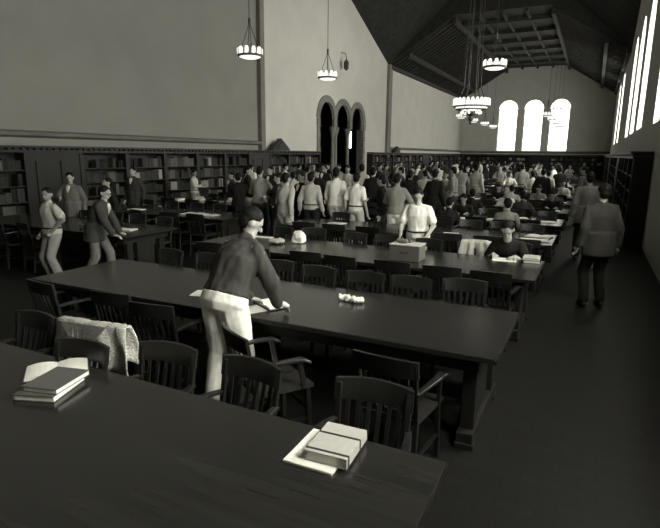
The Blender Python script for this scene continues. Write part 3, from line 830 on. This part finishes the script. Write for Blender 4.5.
# --- standing crowd: (x, y, h, pose, turn, top, bottom, description)
CROWD = [
 (-7.66, 10.39, 1.65, 'hold', 20, 'c_black', 'c_black', 'man in black with his back turned, just right above the leaning man'),
 (-9.04, 12.71, 1.74, 'one', -60, 'c_black', 'c_grey', 'person in a black jacket with pale sleeve left of the grey jerseys'),
 (-7.04, 10.39, 1.83, 'hold', 10, 'c_grey', 'c_dark', 'person in a plain grey pullover standing among the left tables'),
 (-8.22, 12.71, 1.77, 'coat', 170, 'c_black', 'c_black', 'dark-suited man facing the camera beyond the grey pullover'),
 (-6.35, 10.17, 1.69, 'one', 150, 'c_dark', 'c_dark', 'dark-clothed person with a pale face left of the men in jerseys'),
 (-5.56, 9.12, 1.75, 'walk', -8, 'c_light', 'c_pale', 'man in a light grey jersey and pale trousers, left of a pair seen from behind'),
 (-7.49, 12.71, 1.63, 'short', 15, 'c_pale', 'c_grey', 'person in a pale shirt half hidden behind the light grey jersey'),
 (-6.01, 10.61, 1.71, 'coat', 160, 'c_black', 'c_black', 'dark-clothed person facing the camera between the two grey jerseys'),
 (-5.54, 10.17, 1.73, 'stand', 8, 'c_light', 'c_black', 'man in a grey jersey and black trousers, right one of the pair'),
 (-7.86, 15.25, 1.81, 'coathold', 190, 'c_black', 'c_black', 'dark-clothed reader with a pale face left of the white shirts'),
 (-6.94, 13.15, 1.71, 'one', 170, 'c_black', 'c_dark', 'black-clad man facing the camera close beside the white overall'),
 (-5.14, 10.61, 1.84, 'walk', 5, 'c_white', 'c_pale', 'tall man in a white shirt and pale trousers seen from behind'),
 (-4.55, 10.39, 1.73, 'short', -6, 'c_white', 'c_pale', 'shorter man in a white belted shirt right of the tall white-clad man'),
 (-6.97, 15.25, 1.79, 'hold', 190, 'c_pale', 'c_grey', 'fair-headed person in a pale shirt behind the two men in white'),
 (-5.96, 14.00, 1.85, 'short', 20, 'c_light', 'c_grey', 'person in a light grey shirt beyond the shorter white shirt'),
 (-5.09, 12.71, 1.81, 'coat', 0, 'c_black', 'c_dark', 'broad man in a long black coat seen from behind, mid crowd'),
 (-4.02, 10.61, 1.69, 'one', 110, 'c_black', 'c_dark', 'person in a black top with white collar turned sideways, mid crowd'),
 (-3.55, 10.17, 1.75, 'hold', 0, 'c_grey', 'c_white', 'person in a grey shirt and white trousers seen from behind'),
 (-5.18, 15.25, 1.76, 'one', 130, 'c_dark', 'c_dark', 'dark-clothed man with a pale face beyond the white-trousered person'),
 (-4.10, 12.71, 1.75, 'short', -10, 'c_black', 'c_light', 'man in a black waistcoat and light trousers'),
 (-5.65, 17.79, 1.71, 'coat', 180, 'c_black', 'c_black', 'black-coated person behind the man in the waistcoat'),
 (-4.44, 15.25, 1.68, 'hold', 30, 'c_light', 'c_grey', 'person in a light grey top beside a broad man in black'),
 (-3.45, 12.71, 1.79, 'coat', -15, 'c_black', 'c_black', 'broad black-jacketed man right of the light grey top'),
 (-3.94, 15.69, 1.66, 'woman', 170, 'c_light', 'c_grey', 'woman with dark hair and light blouse in the right of the crowd'),
 (-3.59, 15.25, 1.80, 'one', 90, 'c_grey', 'c_dark', 'person in mid-grey standing sideways behind the black jacket'),
 (-3.98, 17.79, 1.83, 'coathold', 20, 'c_grey', 'c_grey', 'tall person in a grey jacket under the great chandelier'),
 (-4.28, 20.33, 1.74, 'coat', 170, 'c_black', 'c_black', 'dark-suited man with pale face under the great chandelier'),
 (-3.54, 18.23, 1.83, 'coat', -20, 'c_light', 'c_light', 'slim person in a light grey coat standing apart right of the crowd'),
 (-3.47, 22.87, 1.75, 'one', 180, 'c_grey', 'c_dark', 'grey-jacketed person standing below the first far window'),
 (-3.54, 25.41, 1.76, 'hold', 160, 'c_mid', 'c_dark', 'person in mid grey reading below the first far window'),
 (-2.74, 20.33, 1.56, 'woman', 200, 'c_white', 'c_light', 'small woman in white below the first far window'),
 (-2.37, 20.77, 1.84, 'stand', 10, 'c_stripe', 'c_dark', 'man in a striped shirt standing below the second far window'),
 (-1.94, 20.33, 1.56, 'short', 0, 'c_white', 'c_light', 'short person in a white shirt beside the striped shirt'),
 (-1.43, 18.23, 1.72, 'coat', -5, 'c_black', 'c_grey', 'broad man in black seen from behind below the third far window'),
 (-1.43, 20.55, 1.60, 'short', -15, 'c_light', 'c_grey', 'person in a light shirt peeping out behind the broad black back'),
 (-2.34, 27.95, 1.76, 'one', 175, 'c_light', 'c_dark', 'distant pale-shirted person below the third far window'),
 (-1.17, 22.87, 1.71, 'coat', 0, 'c_black', 'c_black', 'dark-coated person near the right ends of the tables'),
 (-0.21, 17.79, 1.82, 'coathold', 60, 'c_mid', 'c_dark', 'person in dark grey beside the right aisle'),
 (-0.04, 11.80, 1.83, 'coat', 10, 'c_mid', 'c_black', 'grey-jacketed person in the right aisle walking away'),
 (0.17, 8.10, 1.77, 'coat', 25, 'c_dark', 'c_black', 'dark-jacketed person nearest in the right aisle'),
 (-10.02, 7.63, 1.69, 'coathold', 200, 'c_mid', 'c_dark', 'person in a grey top standing beyond the man with hand on hip'),
 (-9.30, 7.98, 1.58, 'coat', 160, 'c_black', 'c_dark', 'dark figure behind the man with glasses'),
 (-10.88, 10.17, 1.74, 'coat', 190, 'c_dark', 'c_dark', 'tall dim figure before the left bookcases'),
 (-11.57, 13.30, 1.58, 'one', -70, 'c_pale', 'c_grey', 'person in a pale shirt taking a book from the left shelves'),
 (-9.75, 12.93, 1.56, 'coat', 150, 'c_dark', 'c_dark', 'dark-haired figure right behind the leaning man, left of the crowd'),
]
for (x, y, h, pose, rz, top, bot, d) in CROWD:
    person(pose, x, y, R_(rz), d, top, bot, h, skin='skin' if random.random() < .8 else 'skin_d', group='standing crowd')
random.seed(11)
# further standing figures deep in the hall, by zones
ZONES = [((-11.2, -6.8), (14.5, 20), 9, 'left of the arched doorway'), ((-10.5, -6), (21, 30), 10, 'in front of the arched doorway'),
         ((-9, -4), (30, 40), 10, 'beyond the arched doorway'), ((-5.2, -.6), (24, 40), 12, 'in the far right half')]
occupied = [(c[0], c[1]) for c in CROWD]
tops = ['c_white', 'c_pale', 'c_light', 'c_grey', 'c_dark', 'c_black', 'c_black', 'c_mid']
for (xa, xb), (ya, yb), n, zl in ZONES:
    for i in range(n):
        for _ in range(30):
            x = random.uniform(xa, xb); r = random.uniform((ya - ROW0) / STEP, (yb - ROW0) / STEP); r = int(r) + .5
            y = ROW0 + STEP * r + random.uniform(-.1, .1)
            if all(math.hypot(x - a, y - b) > .6 for a, b in occupied): break
        occupied.append((x, y)); top = random.choice(tops)
        tn = {'c_white': 'white', 'c_pale': 'pale', 'c_light': 'light grey', 'c_grey': 'grey', 'c_mid': 'dark grey', 'c_dark': 'dark', 'c_black': 'black'}[top]
        pose = random.choice(['stand', 'short', 'hold', 'one', 'coat', 'coathold', 'woman'])
        person(pose, x, y, R_(random.uniform(0, 360)), 'distant %s with %s top, %s' % ('woman' if pose == 'woman' else 'person', tn, zl), top, random.choice(['c_dark', 'c_grey', 'c_light', 'c_black']), random.uniform(1.62, 1.8), group='distant standers ' + zl)
for (x, y) in occupied:      # keep chairs away from standing feet
    for r in range(NR):
        for side, ye in (('near', ROW0 + STEP * r - .61), ('far', ROW0 + STEP * r + .61)):
            if abs(y - ye) < .62: TAKEN.setdefault((r, side), []).append(x)
# seated readers
SEATED = [(4, 'near', -1.45, 'c_grey'), (4, 'far', -2.65, 'c_black'), (4, 'near', -2.65, 'c_black'), (5, 'near', -1.45, 'c_dark'), (5, 'far', -.9, 'c_black'), (5, 'far', -2.05, 'c_white'),
          (5, 'near', -2.65, 'c_black'), (6, 'near', -.9, 'c_dark'), (6, 'far', -1.45, 'c_grey'), (6, 'near', -2.05, 'c_light'), (6, 'far', -2.65, 'c_black'), (7, 'near', -1.45, 'c_black'), (7, 'far', -.9, 'c_light'),
          (7, 'far', -2.05, 'c_dark'), (8, 'near', -2.65, 'c_pale'), (8, 'near', -1.4, 'c_black'), (8, 'far', -3.3, 'c_white'), (9, 'near', -.9, 'c_grey'), (9, 'near', -2.0, 'c_dark'), (9, 'far', -3.0, 'c_light'),
          (10, 'far', -1.4, 'c_pale'), (10, 'near', -2.6, 'c_dark'), (11, 'near', -1.4, 'c_grey'), (11, 'far', -3.3, 'c_white'), (12, 'near', -.9, 'c_dark'), (12, 'far', -2.6, 'c_light'), (13, 'near', -2.0, 'c_black'),
          (13, 'far', -3.9, 'c_grey'), (14, 'near', -1.4, 'c_pale'), (15, 'near', -2.6, 'c_dark'), (5, 'far', -3.95, 'c_black'), (6, 'far', -4.7, 'c_dark')]
tn = {'c_white': 'white', 'c_pale': 'pale', 'c_light': 'light grey', 'c_grey': 'grey', 'c_mid': 'dark grey', 'c_dark': 'charcoal', 'c_black': 'black'}
for i, (r, side, x, top) in enumerate(SEATED):
    if any(abs(x - t) < .4 and True for t in TAKEN.get((r, side), [])): continue
    yc = ROW0 + STEP * r
    y = yc + (-1 if side == 'near' else 1) * (TW / 2 + .33)
    person('sit' if i % 3 else 'situp', x, y, 0 if side == 'near' else PI, 'seated reader in %s, %s side of the %s' % (tn[top], side, tabname(r, 'A')), top, 'c_dark', 1.7,
           hair='hair_l' if i % 11 == 5 else 'hair', group='seated readers')
    c = chair(x, yc + (-1 if side == 'near' else 1) * (TW / 2 + .30), 0 if side == 'near' else PI,
              'armchair under reader in %s, %s side of the %s' % (tn[top], side, tabname(r, 'A')), 'library chairs', r > 6)
    TAKEN.setdefault((r, side), []).append(x)
chair(-.90, ROW0 + 2 * STEP + .61 + .27, PI - .1, 'wooden armchair under the man writing, far side of the third table', 'library chairs')
for r in range(15):
    if r > 0: chair_line(r, 'near')
    chair_line(r, 'far')
    if 2 <= r < 13: chair_line(r, 'near', 'B'); chair_line(r, 'far', 'B')

# ------------------------------------------------------------------ things on the tables
T = TH + .001
def sheet(name, w, d, th, x, y, rz, label, m='paper', z=T, cat='paper', curl=0, group=None):
    o = MB().box((0, 0, th / 2), (w, d, th)).build(name, M[m], bevel=min(.002, th * .3)); o.location = (x, y, z); o.rotation_euler = (0, 0, rz)
    return tag(o, label, cat, group)
def closed_book(x, y, rz, w, d, th, label, cover='cover_d', z=T, name='book', band=0, group=None):
    t = empty(name, (x, y, z), rz)
    p = MB(); p.box((.003, 0, th / 2), (w - .012, d - .012, th - .008)); p.build('pages', M['paper'], t)
    c = MB(); c.box((0, 0, .002), (w, d, .004)); c.box((0, 0, th - .002), (w, d, .004)); c.box((-w / 2 + .002, 0, th / 2), (.004, d, th)); c.build('cover', M[cover], t)
    return tag(t, label, 'book', group)
def open_book(x, y, rz, label, s=1.0, z=T, group=None):
    t = empty('open_book', (x, y, z), rz)
    c = MB(); c.box((0, 0, .003), (.40 * s, .27 * s, .006)); c.build('cover', M['cover_d'], t)
    for sx in (-1, 1):
        p = MB(); rings = []
        for k2 in range(7):
            v = k2 / 6; xx = sx * v * .19 * s; zz = .008 + .022 * math.sin(PI * min(1, .12 + v * .75)) 
            rings.append([Vector((xx, -.125 * s, .006)), Vector((xx, .125 * s, .006)), Vector((xx, .125 * s, zz)), Vector((xx, -.125 * s, zz))])
        p.loft(rings); p.build('pages', M['paper'], t, smooth=False)
    return tag(t, label, 'book', group)
# nearest table: wrapped book with elastic bands on a pad
sheet('writing_pad', .24, .30, .014, -.985, 1.92, .02, 'white writing pad sticking out under the banded grey book, nearest table')
bk = empty('banded_book', (-.925, 1.95, T + .014), .06)
MB().box((0, 0, .024), (.19, .255, .045)).build('pages', M['paper'], bk)
c = MB(); c.box((0, 0, .0025), (.20, .267, .005)); c.box((0, 0, .048), (.20, .267, .005)); c.box((.098, 0, .025), (.006, .267, .05)); bkc = c.build('cover', M['paper_g'], bk, bevel=.0015)
for yy in (.035, -.11):
    s = MB(); s.box((0, yy, .0512), (.203, .013, .002)); s.box((.1025, yy, .025), (.002, .013, .05)); s.build('strap', M['band_dark'], bkc)
tag(bk, 'thick grey book held by two dark bands on the nearest table', 'book')
# stack at the left of the nearest table
closed_book(-2.66, 1.77, .35, .24, .30, .035, 'thick pale-edged book at the bottom of the stack on the nearest table', 'cover_m')
closed_book(-2.64, 1.80, .25, .22, .28, .03, 'dark-covered book with pale label, topmost of the stack on the nearest table', 'cover_m', z=T + .036)
lb = MB(); lb.box((.03, -.06, .0335), (.09, .06, .002)); 
open_book(-2.86, 1.96, .9, 'open white-paged book at the left edge of the nearest table', .9)
# second table
cp = MB(); random.seed(5)
for i in range(8):
    a = i * .8; ellipsoid(cp, (-.10 + .03 * i + random.uniform(-.01, .01), random.uniform(-.03, .03), .028), .032, .028, .026, Matrix.Rotation(a, 3, 'Z'), 8, 6)
me = solid(cp, .008, 1, .012, 40, (1, 1, 1)); me.materials.append(M['paper']); o = bpy.data.objects.new('crumpled_paper', me); COL.objects.link(o); o.location = (-1.90, 4.25, T + .001)
tag(o, 'crumpled white paper lying in the middle of the second table', 'paper')
sheet('paper_sheet', .22, .28, .004, -2.52, 3.66, -.5, 'white sheet at the table edge by the leaning man')
ob = open_book(-2.47, 3.80, -.5, 'open white book under the hand of the leaning man', .8, z=T + .006)
sheet('paper_sheet', .30, .22, .006, -3.22, 3.83, .3, 'white paper left of the leaning man on the second table')
# third table
sheet('paper_sheet', .34, .12, .01, -4.7, 7.0, .1, 'thin white papers on the third table just right of the leaning man')
hb = MB(); random.seed(9)
ellipsoid(hb, (0, 0, .035), .14, .1, .035); ellipsoid(hb, (.06, .02, .05), .08, .06, .03)
me = solid(hb, .012, 1, .012, 20, (1, 1, 1)); me.materials.append(M['paper_g']); o = bpy.data.objects.new('folded_cloth', me); COL.objects.link(o); o.location = (-4.2, 6.62, T + .002)
tag(o, 'low heap of pale cloth beside the white package on the third table', 'cloth')
pk = MB(); ellipsoid(pk, (0, 0, .09), .105, .08, .1); pk.box((0, 0, .05), (.19, .13, .1))
me = solid(pk, .012, 2, .014, 16, (1, 1, 1)); me.materials.append(M['paper']); o = bpy.data.objects.new('paper_package', me); COL.objects.link(o); o.location = (-3.92, 6.82, T + .004)
tag(o, 'rounded white paper package standing on the third table', 'package')
# dark box with things on it
bx = empty('dark_box', (-2.06, 6.42, T), 0)
MB().box((0, 0, .1), (.40, .28, .2)).build('box_body', M['cover_m'], bx, bevel=.006)
MB().box((0, 0, .206), (.41, .29, .012)).build('lid', M['paper_g'], bx, bevel=.003)
MB().tube([(-.05, -.146, .13), (-.04, -.16, .11), (.04, -.16, .11), (.05, -.146, .13)], .005).build('handle', M['iron'], bx)
tag(bx, 'dark box with a light lid standing on the third table', 'box')
random.seed(2)
if True: it = MB()
for i in range(5): ellipsoid(it, (-.08 + .04 * i, random.uniform(-.03, .03), .03), .026, .024, .03, None, 8, 6)
me = solid(it, .008, 1, .008, 40, (1, 1, 1)); me.materials.append(M['c_mid']); o = bpy.data.objects.new('crumpled_bag', me); COL.objects.link(o); o.location = (-2.12, 6.42, T + .214)
tag(o, 'small crumpled dark bag lying on the box lid', 'bag')
sheet('paper_sheet', .26, .2, .006, -2.11, 8.98, .2, 'white open sheets on the fourth table right of the white-shirted man')
# papers and books of the writing man
sheet('paper_sheet', .30, .24, .005, -.93, 7.02, .1, 'white paper being written on by the man in black', z=T)
closed_book(-.60, 7.07, .1, .2, .26, .035, 'lower book of the pile at the right end of the third table', 'cover_d')
closed_book(-.60, 7.08, .0, .2, .25, .03, 'upper pale-paged book of the pile at the right end of the third table', 'paper_g', z=T + .036)
# scattered papers deeper in
SC = [(-.72, 9.35), (-.75, 8.95), (-1.75, 11.3), (-.75, 11.6), (-1.35, 11.9), (-2.3, 11.35), (-3.67, 11.4), (-4.4, 9.15), (-4.0, 11.8), (-.8, 14.1), (-1.5, 14.4), (-2.2, 14.0), (-2.95, 13.95), (-3.8, 14.3),
      (-.8, 16.6), (-1.6, 16.9), (-2.4, 16.6), (-3.1, 16.8), (-1.0, 19.3), (-1.8, 19.1), (-2.8, 19.3), (-3.6, 19.2), (-.9, 21.9), (-1.7, 21.7), (-2.9, 21.8), (-4.2, 21.9), (-1.2, 24.4), (-2.5, 24.3), (-3.8, 24.3),
      (-.9, 26.9), (-2.2, 26.8), (-3.6, 27), (-1.5, 29.4), (-3, 29.4), (-1.1, 32), (-2.6, 32)]
random.seed(21)
for i, (x, y) in enumerate(SC):
    r = round((y - ROW0) / STEP); yy = ROW0 + r * STEP + max(-.42, min(.42, y - (ROW0 + r * STEP)))
    ty = 'papers' if i % 2 else 'book'
    lab = '%s lying on the %s, %s' % ('white papers' if i % 2 else 'white-paged book', tabname(r, 'A'), ('near its right end' if x > -1.3 else 'right of its middle' if x > -2.4 else 'left of its middle'))
    if i % 2: sheet('loose_papers', random.uniform(.3, .5), .26, .012, x, yy, random.uniform(-.3, .3), lab, cat='paper', group='papers on the far right-column tables')
    else: open_book(x, yy, random.uniform(-.3, .3), lab, 1.05, group='papers on the far right-column tables')
SL = [(-7.25, 6.5, 'p', .25), (-8.0, 6.4, 'b', 0), (-7.4, 8.9, 'o', .1), (-7.85, 8.95, 'o', .2), (-9.6, 9.0, 'p', 0), (-10.4, 8.95, 'b', .3), (-9.3, 11.5, 'o', 0), (-10.0, 11.7, 's', .2), (-10.5, 11.4, 'b', 0), (-9.0, 11.9, 's', .2), (-7.1, 11.3, 'p', .1),
      (-9.2, 14.2, 'o', .2), (-10.3, 14.1, 'b', 0), (-8.2, 14.4, 'p', .4), (-8.9, 16.8, 'o', 0), (-7.6, 16.6, 'b', .3)]
for x, y, ty, rz in SL:
    r = round((y - ROW0) / STEP); yy = ROW0 + r * STEP + max(-.42, min(.42, y - (ROW0 + r * STEP)))
    where = '%s, %s' % (tabname(r, 'B').replace(ORD[r], ORD[r - 2]), 'its right half' if x > -8.3 else 'its middle' if x > -9.8 else 'its left end')
    g = 'papers on the left-column tables'
    if ty == 'p': sheet('loose_papers', .36, .24, .015, x, yy, rz, 'white loose papers on the ' + where, group=g)
    elif ty == 'o': open_book(x, yy, rz, 'open white-paged book on the ' + where, 1.2, group=g)
    elif ty == 'b': closed_book(x, yy, rz, .22, .3, .06, 'closed pale book on the ' + where, 'paper_g', group=g)
    else:
        closed_book(x, yy, rz, .22, .3, .05, 'lower pale book of a pair on the ' + where, 'paper_g', group=g)
        closed_book(x + .01, yy, rz + .3, .2, .27, .05, 'upper pale book of a pair on the ' + where, 'paper', z=T + .051, group=g)
# handbag-like satchel by the man with hand on hip
sb = empty('satchel', (-7.62, 6.28, T), .3)
MB().box((0, 0, .09), (.26, .1, .18), taper=1.1).build('bag_body', M['c_grey'], sb, bevel=.01)
MB().box((0, -.056, .12), (.25, .012, .11)).build('flap', M['c_light'], sb, bevel=.003)
tag(sb, 'grey satchel standing on the nearest left-column table by the man with hand on hip', 'bag')

# ------------------------------------------------------------------ draped jackets
def drape(name, x, y, rz, w, top, m, label, front, back, mi2=None, flare=.12):
    """cloth hung over a backrest: front = hang on the camera side, back = hang on the far side"""
    mb = MB(); nu, nv = 26, 22
    grid = []
    for j in range(nv + 1):
        v = j / nv; s = v * (front + back) ; row = []
        for i in range(nu + 1):
            u = i / nu * 2 - 1
            if s < front: yy = -.03 - .05 * (1 - s / front) * 1.0; zz = top - (front - s); k2 = (front - s) / front
            else: yy = .03 + .04 * (s - front) / back; zz = top - (s - front); k2 = (s - front) / back
            n1 = noise.noise(Vector((u * 3.1, s * 4, 1.3))); n2 = noise.noise(Vector((u * 7, s * 3, 7.7)))
            xx = u * (w / 2) * (1 + flare * k2) 
            hangv = 1 - .25 * abs(n1) * k2
            zz = top - (top - zz) * (1 + .28 * k2 * (abs(u) ** 2) * 1.0 + .12 * n1 * k2) - .012 * abs(u) ** 4
            yy += (1 if s >= front else -1) * ((.09 * n1 + .06 * n2) * k2 + .02 * noise.noise(Vector((u * 9, s * 9, 3.3)))) - (.035 * (1 - u * u) if True else 0)
            row.append(mb.bm.verts.new((xx, yy, zz)))
        grid.append(row)
    for j in range(nv):
        for i in range(nu): 
            f = mb.bm.faces.new((grid[j][i], grid[j][i + 1], grid[j + 1][i + 1], grid[j + 1][i]))
    bmesh.ops.recalc_face_normals(mb.bm, faces=mb.bm.faces)
    bmesh.ops.solidify(mb.bm, geom=mb.bm.faces[:], thickness=.012)
    o = mb.build(name, m, smooth=True); o.location = (x, y, 0); o.rotation_euler = (0, 0, rz)
    tag(o, label, 'jacket')
    return o
JX, JY = -3.18, 2.74
jk = drape('draped_jacket', JX + .03, JY - .265, .12, .62, .915, M['tweed'], 'light tweed jacket draped over a chair back at the left', .34, .26)
li = MB(); rings = []
for i in range(9):
    u = i / 8 * 2 - 1; zt = .895; zb = .62 + .16 * abs(u)
    xt, xb = u * .2 + .0, u * .09 + .03
    rings.append([Vector((xt, -.095, zt)), Vector((xb, -.165 - .02 * (1 - u * u), zb)), Vector((xb, -.155 - .02 * (1 - u * u), zb)), Vector((xt, -.085, zt))])
li.loft(rings); li.build('lining', M['lining'], jk)
drape('draped_coat', -1.40, ROW0 + 2 * STEP + .61 + .32, PI, .42, .92, M['c_light'], 'light coat thrown over the chair beside the man writing', .2, .42)
dc = [o for o in bpy.data.objects if o.get('category') == 'chair' and abs(o.location.x + 1.42) < .3 and abs(o.location.y - 7.2) < .3]

# ------------------------------------------------------------------ chandeliers
def make_chandelier(R=.31, n=10, chains=4, top_h=2.0):
    t = empty('chandelier')
    b = MB(); b.lathe([(R - .02, 0), (R + .015, 0), (R + .02, .05), (R - .02, .05)], seg=28); b.build('rim', M['iron'], t)
    MB().lathe([(.02, -.05), (R * .6, -.04), (R - .03, -.005), (R - .03, .02)], seg=24).build('glass_bowl', M['globe'], t, smooth=True)
    for k2 in range(n):
        a = 2 * PI * k2 / n; p = (math.cos(a) * (R - .02), math.sin(a) * (R - .02), .05)
        MB().lathe([(.03, 0), (.048, .03), (.052, .13), (.036, .175), (.01, .185)], p, 8).build('lamp_glass', M['globe'], t, smooth=True)
    s = MB()
    for k2 in range(n // 2 * 2):
        if k2 % 2: continue
        a = 2 * PI * (k2 + .5) / n; s.bar((math.cos(a) * (R + .01), math.sin(a) * (R + .01), .02), (math.cos(a) * (R + .01), math.sin(a) * (R + .01), .25), .014)
    s.build('finials', M['iron'], t)
    for k2 in range(chains):
        a = 2 * PI * (k2 + .25) / chains
        MB().tube([(math.cos(a) * (R - .03), math.sin(a) * (R - .03), .05), (0, 0, .85)], .01, 5).build('chain', M['iron'], t)
    MB().tube([(0, 0, .8), (0, 0, .95)], .035, 8).build('hub', M['iron'], t)
    MB().tube([(0, 0, .9), (0, 0, top_h)], .011, 5).build('hanging_rod', M['iron'], t)
    return t
CH = [(-8.4, 12.06, 'cut by the upper edge, nearest the camera'), (-8.35, 16.5, 'hanging before the centre wall near the arches'), (-2.87, 16.4, 'hanging high in front of the timber roof'),
      (-8.4, 36.7, 'in the far left row, nearest the great wheel'), (-8.5, 41.3, 'in the far left row, second beyond the great wheel'), (-8.45, 45.6, 'in the far left row, third beyond the great wheel'), (-8.6, 50.5, 'in the far left row, beside the first window'),
      (-2.95, 36.7, 'between the second and third far windows'), (-2.97, 41.3, 'before the third far window, second of its row'), (-2.98, 45.6, 'before the third far window, third of its row'), (-3.0, 50.5, 'before the third far window, lowest of its row')]
c0 = make_chandelier(top_h=ZC - 4.7); c1 = make_chandelier(top_h=ZT - 4.7)
for i, (x, y, l) in enumerate(CH):
    src = c0 if y < 34 else c1
    o = src if i in (0, 3) else copy_tree(src)
    o.location = (x, y, 4.58); tag(o, 'lit wheel chandelier ' + l, 'chandelier', 'wheel chandeliers')
# great wheel chandelier
g = empty('great_chandelier', (-6.0, 28.4, 4.6))
R = .87
MB().lathe([(R - .03, -.05), (R + .06, -.05), (R + .07, .0), (R - .03, .0)], seg=48).build('rim', M['iron'], g)
MB().lathe([(.64, -.15), (.78, -.15), (.80, -.07), (.64, -.07)], seg=48).build('glass_band', M['globe'], g, smooth=True)
MB().lathe([(.60, -.19), (.80, -.19), (.80, -.15), (.60, -.15)], seg=48).build('lower_ring', M['iron'], g)
for k2 in range(24):
    a = 2 * PI * k2 / 24; p = (math.cos(a) * R, math.sin(a) * R, 0)
    MB().lathe([(.05, 0), (.08, .05), (.085, .27), (.06, .36), (.02, .38)], p, 8).build('lamp_glass', M['globe'], g, smooth=True)
for k2 in range(6):
    a = 2 * PI * (k2 + .3) / 6
    MB().tube([(math.cos(a) * .8, math.sin(a) * .8, 0), (math.cos(a) * .42, math.sin(a) * .42, .9), (math.cos(a) * .3, math.sin(a) * .3, ZC - 4.7)], .022, 5).build('chain', M['iron'], g)
    MB().bar((math.cos(a) * .8, math.sin(a) * .8, -.08), (math.cos(a) * .1, math.sin(a) * .1, -.35), .04).build('spoke', M['iron'], g)
MB().lathe([(.02, -.95), (.06, -.88), (.04, -.8), (.12, -.7), (.16, -.62), (.08, -.52), (.22, -.42), (.26, -.36), (.1, -.3), (.08, -.1)], seg=16).build('centre_boss', M['iron'], g, smooth=True)
for k2 in range(8):
    a = 2 * PI * k2 / 8
    MB().lathe([(.03, 0), (.06, .03), (.06, .12), (.02, .16)], (math.cos(a) * .5, math.sin(a) * .5, -.42), 8).build('small_lamp_glass', M['globe'], g, smooth=True)
    MB().tube([(math.cos(a) * .5, math.sin(a) * .5, -.42), (math.cos(a) * .3, math.sin(a) * .3, -.5)], .015, 5).build('lamp_arm', M['iron'], g)
MB().lathe([(.02, -.26), (.45, -.25), (.5, -.2), (.02, -.18)], seg=24).build('glass_bowl', M['globe'], g, smooth=True)
tag(g, 'great wheel chandelier with two tiers of glowing glasses hanging mid-hall', 'chandelier')
# small dark wall lantern on the centre wall
ln = empty('wall_lantern', (XL + .32, 26.45, 6.75))
MB().lathe([(.02, -.32), (.13, -.22), (.15, .1), (.05, .22), (.01, .3)], seg=8).build('lantern_cage', M['iron'], ln)
MB().tube([(0, 0, .28), (-.05, 0, .55), (-.32, 0, .6)], .02, 6).build('bracket', M['iron'], ln)
for s in (-1, 1): MB().tube([(0, s * .14, .1), (0, s * .22, -.1), (0, s * .12, -.25)], .014, 6).build('scroll', M['iron'], ln)
tag(ln, 'small dark iron lantern on the plain wall right of a chandelier', 'lantern')

# ------------------------------------------------------------------ look-alikes told apart by their order from left to right
def view_u(o):
    p = S.camera.matrix_world.inverted() @ o.location
    return p.x / -p.z
same = {}
for o in list(COL.objects):
    if o.parent is None and o.get('label'): same.setdefault(o['label'], []).append(o)
for lab, l in same.items():
    if len(l) < 2: continue
    l.sort(key=view_u); n = len(l)
    num = {2: 'two', 3: 'three', 4: 'four', 5: 'five', 6: 'six'}.get(n, 'several')
    for i, o in enumerate(l):
        pos = 'leftmost' if i == 0 else 'rightmost' if i == n - 1 else ORD[i] + ' from left'
        o['label'] = lab + ', ' + pos
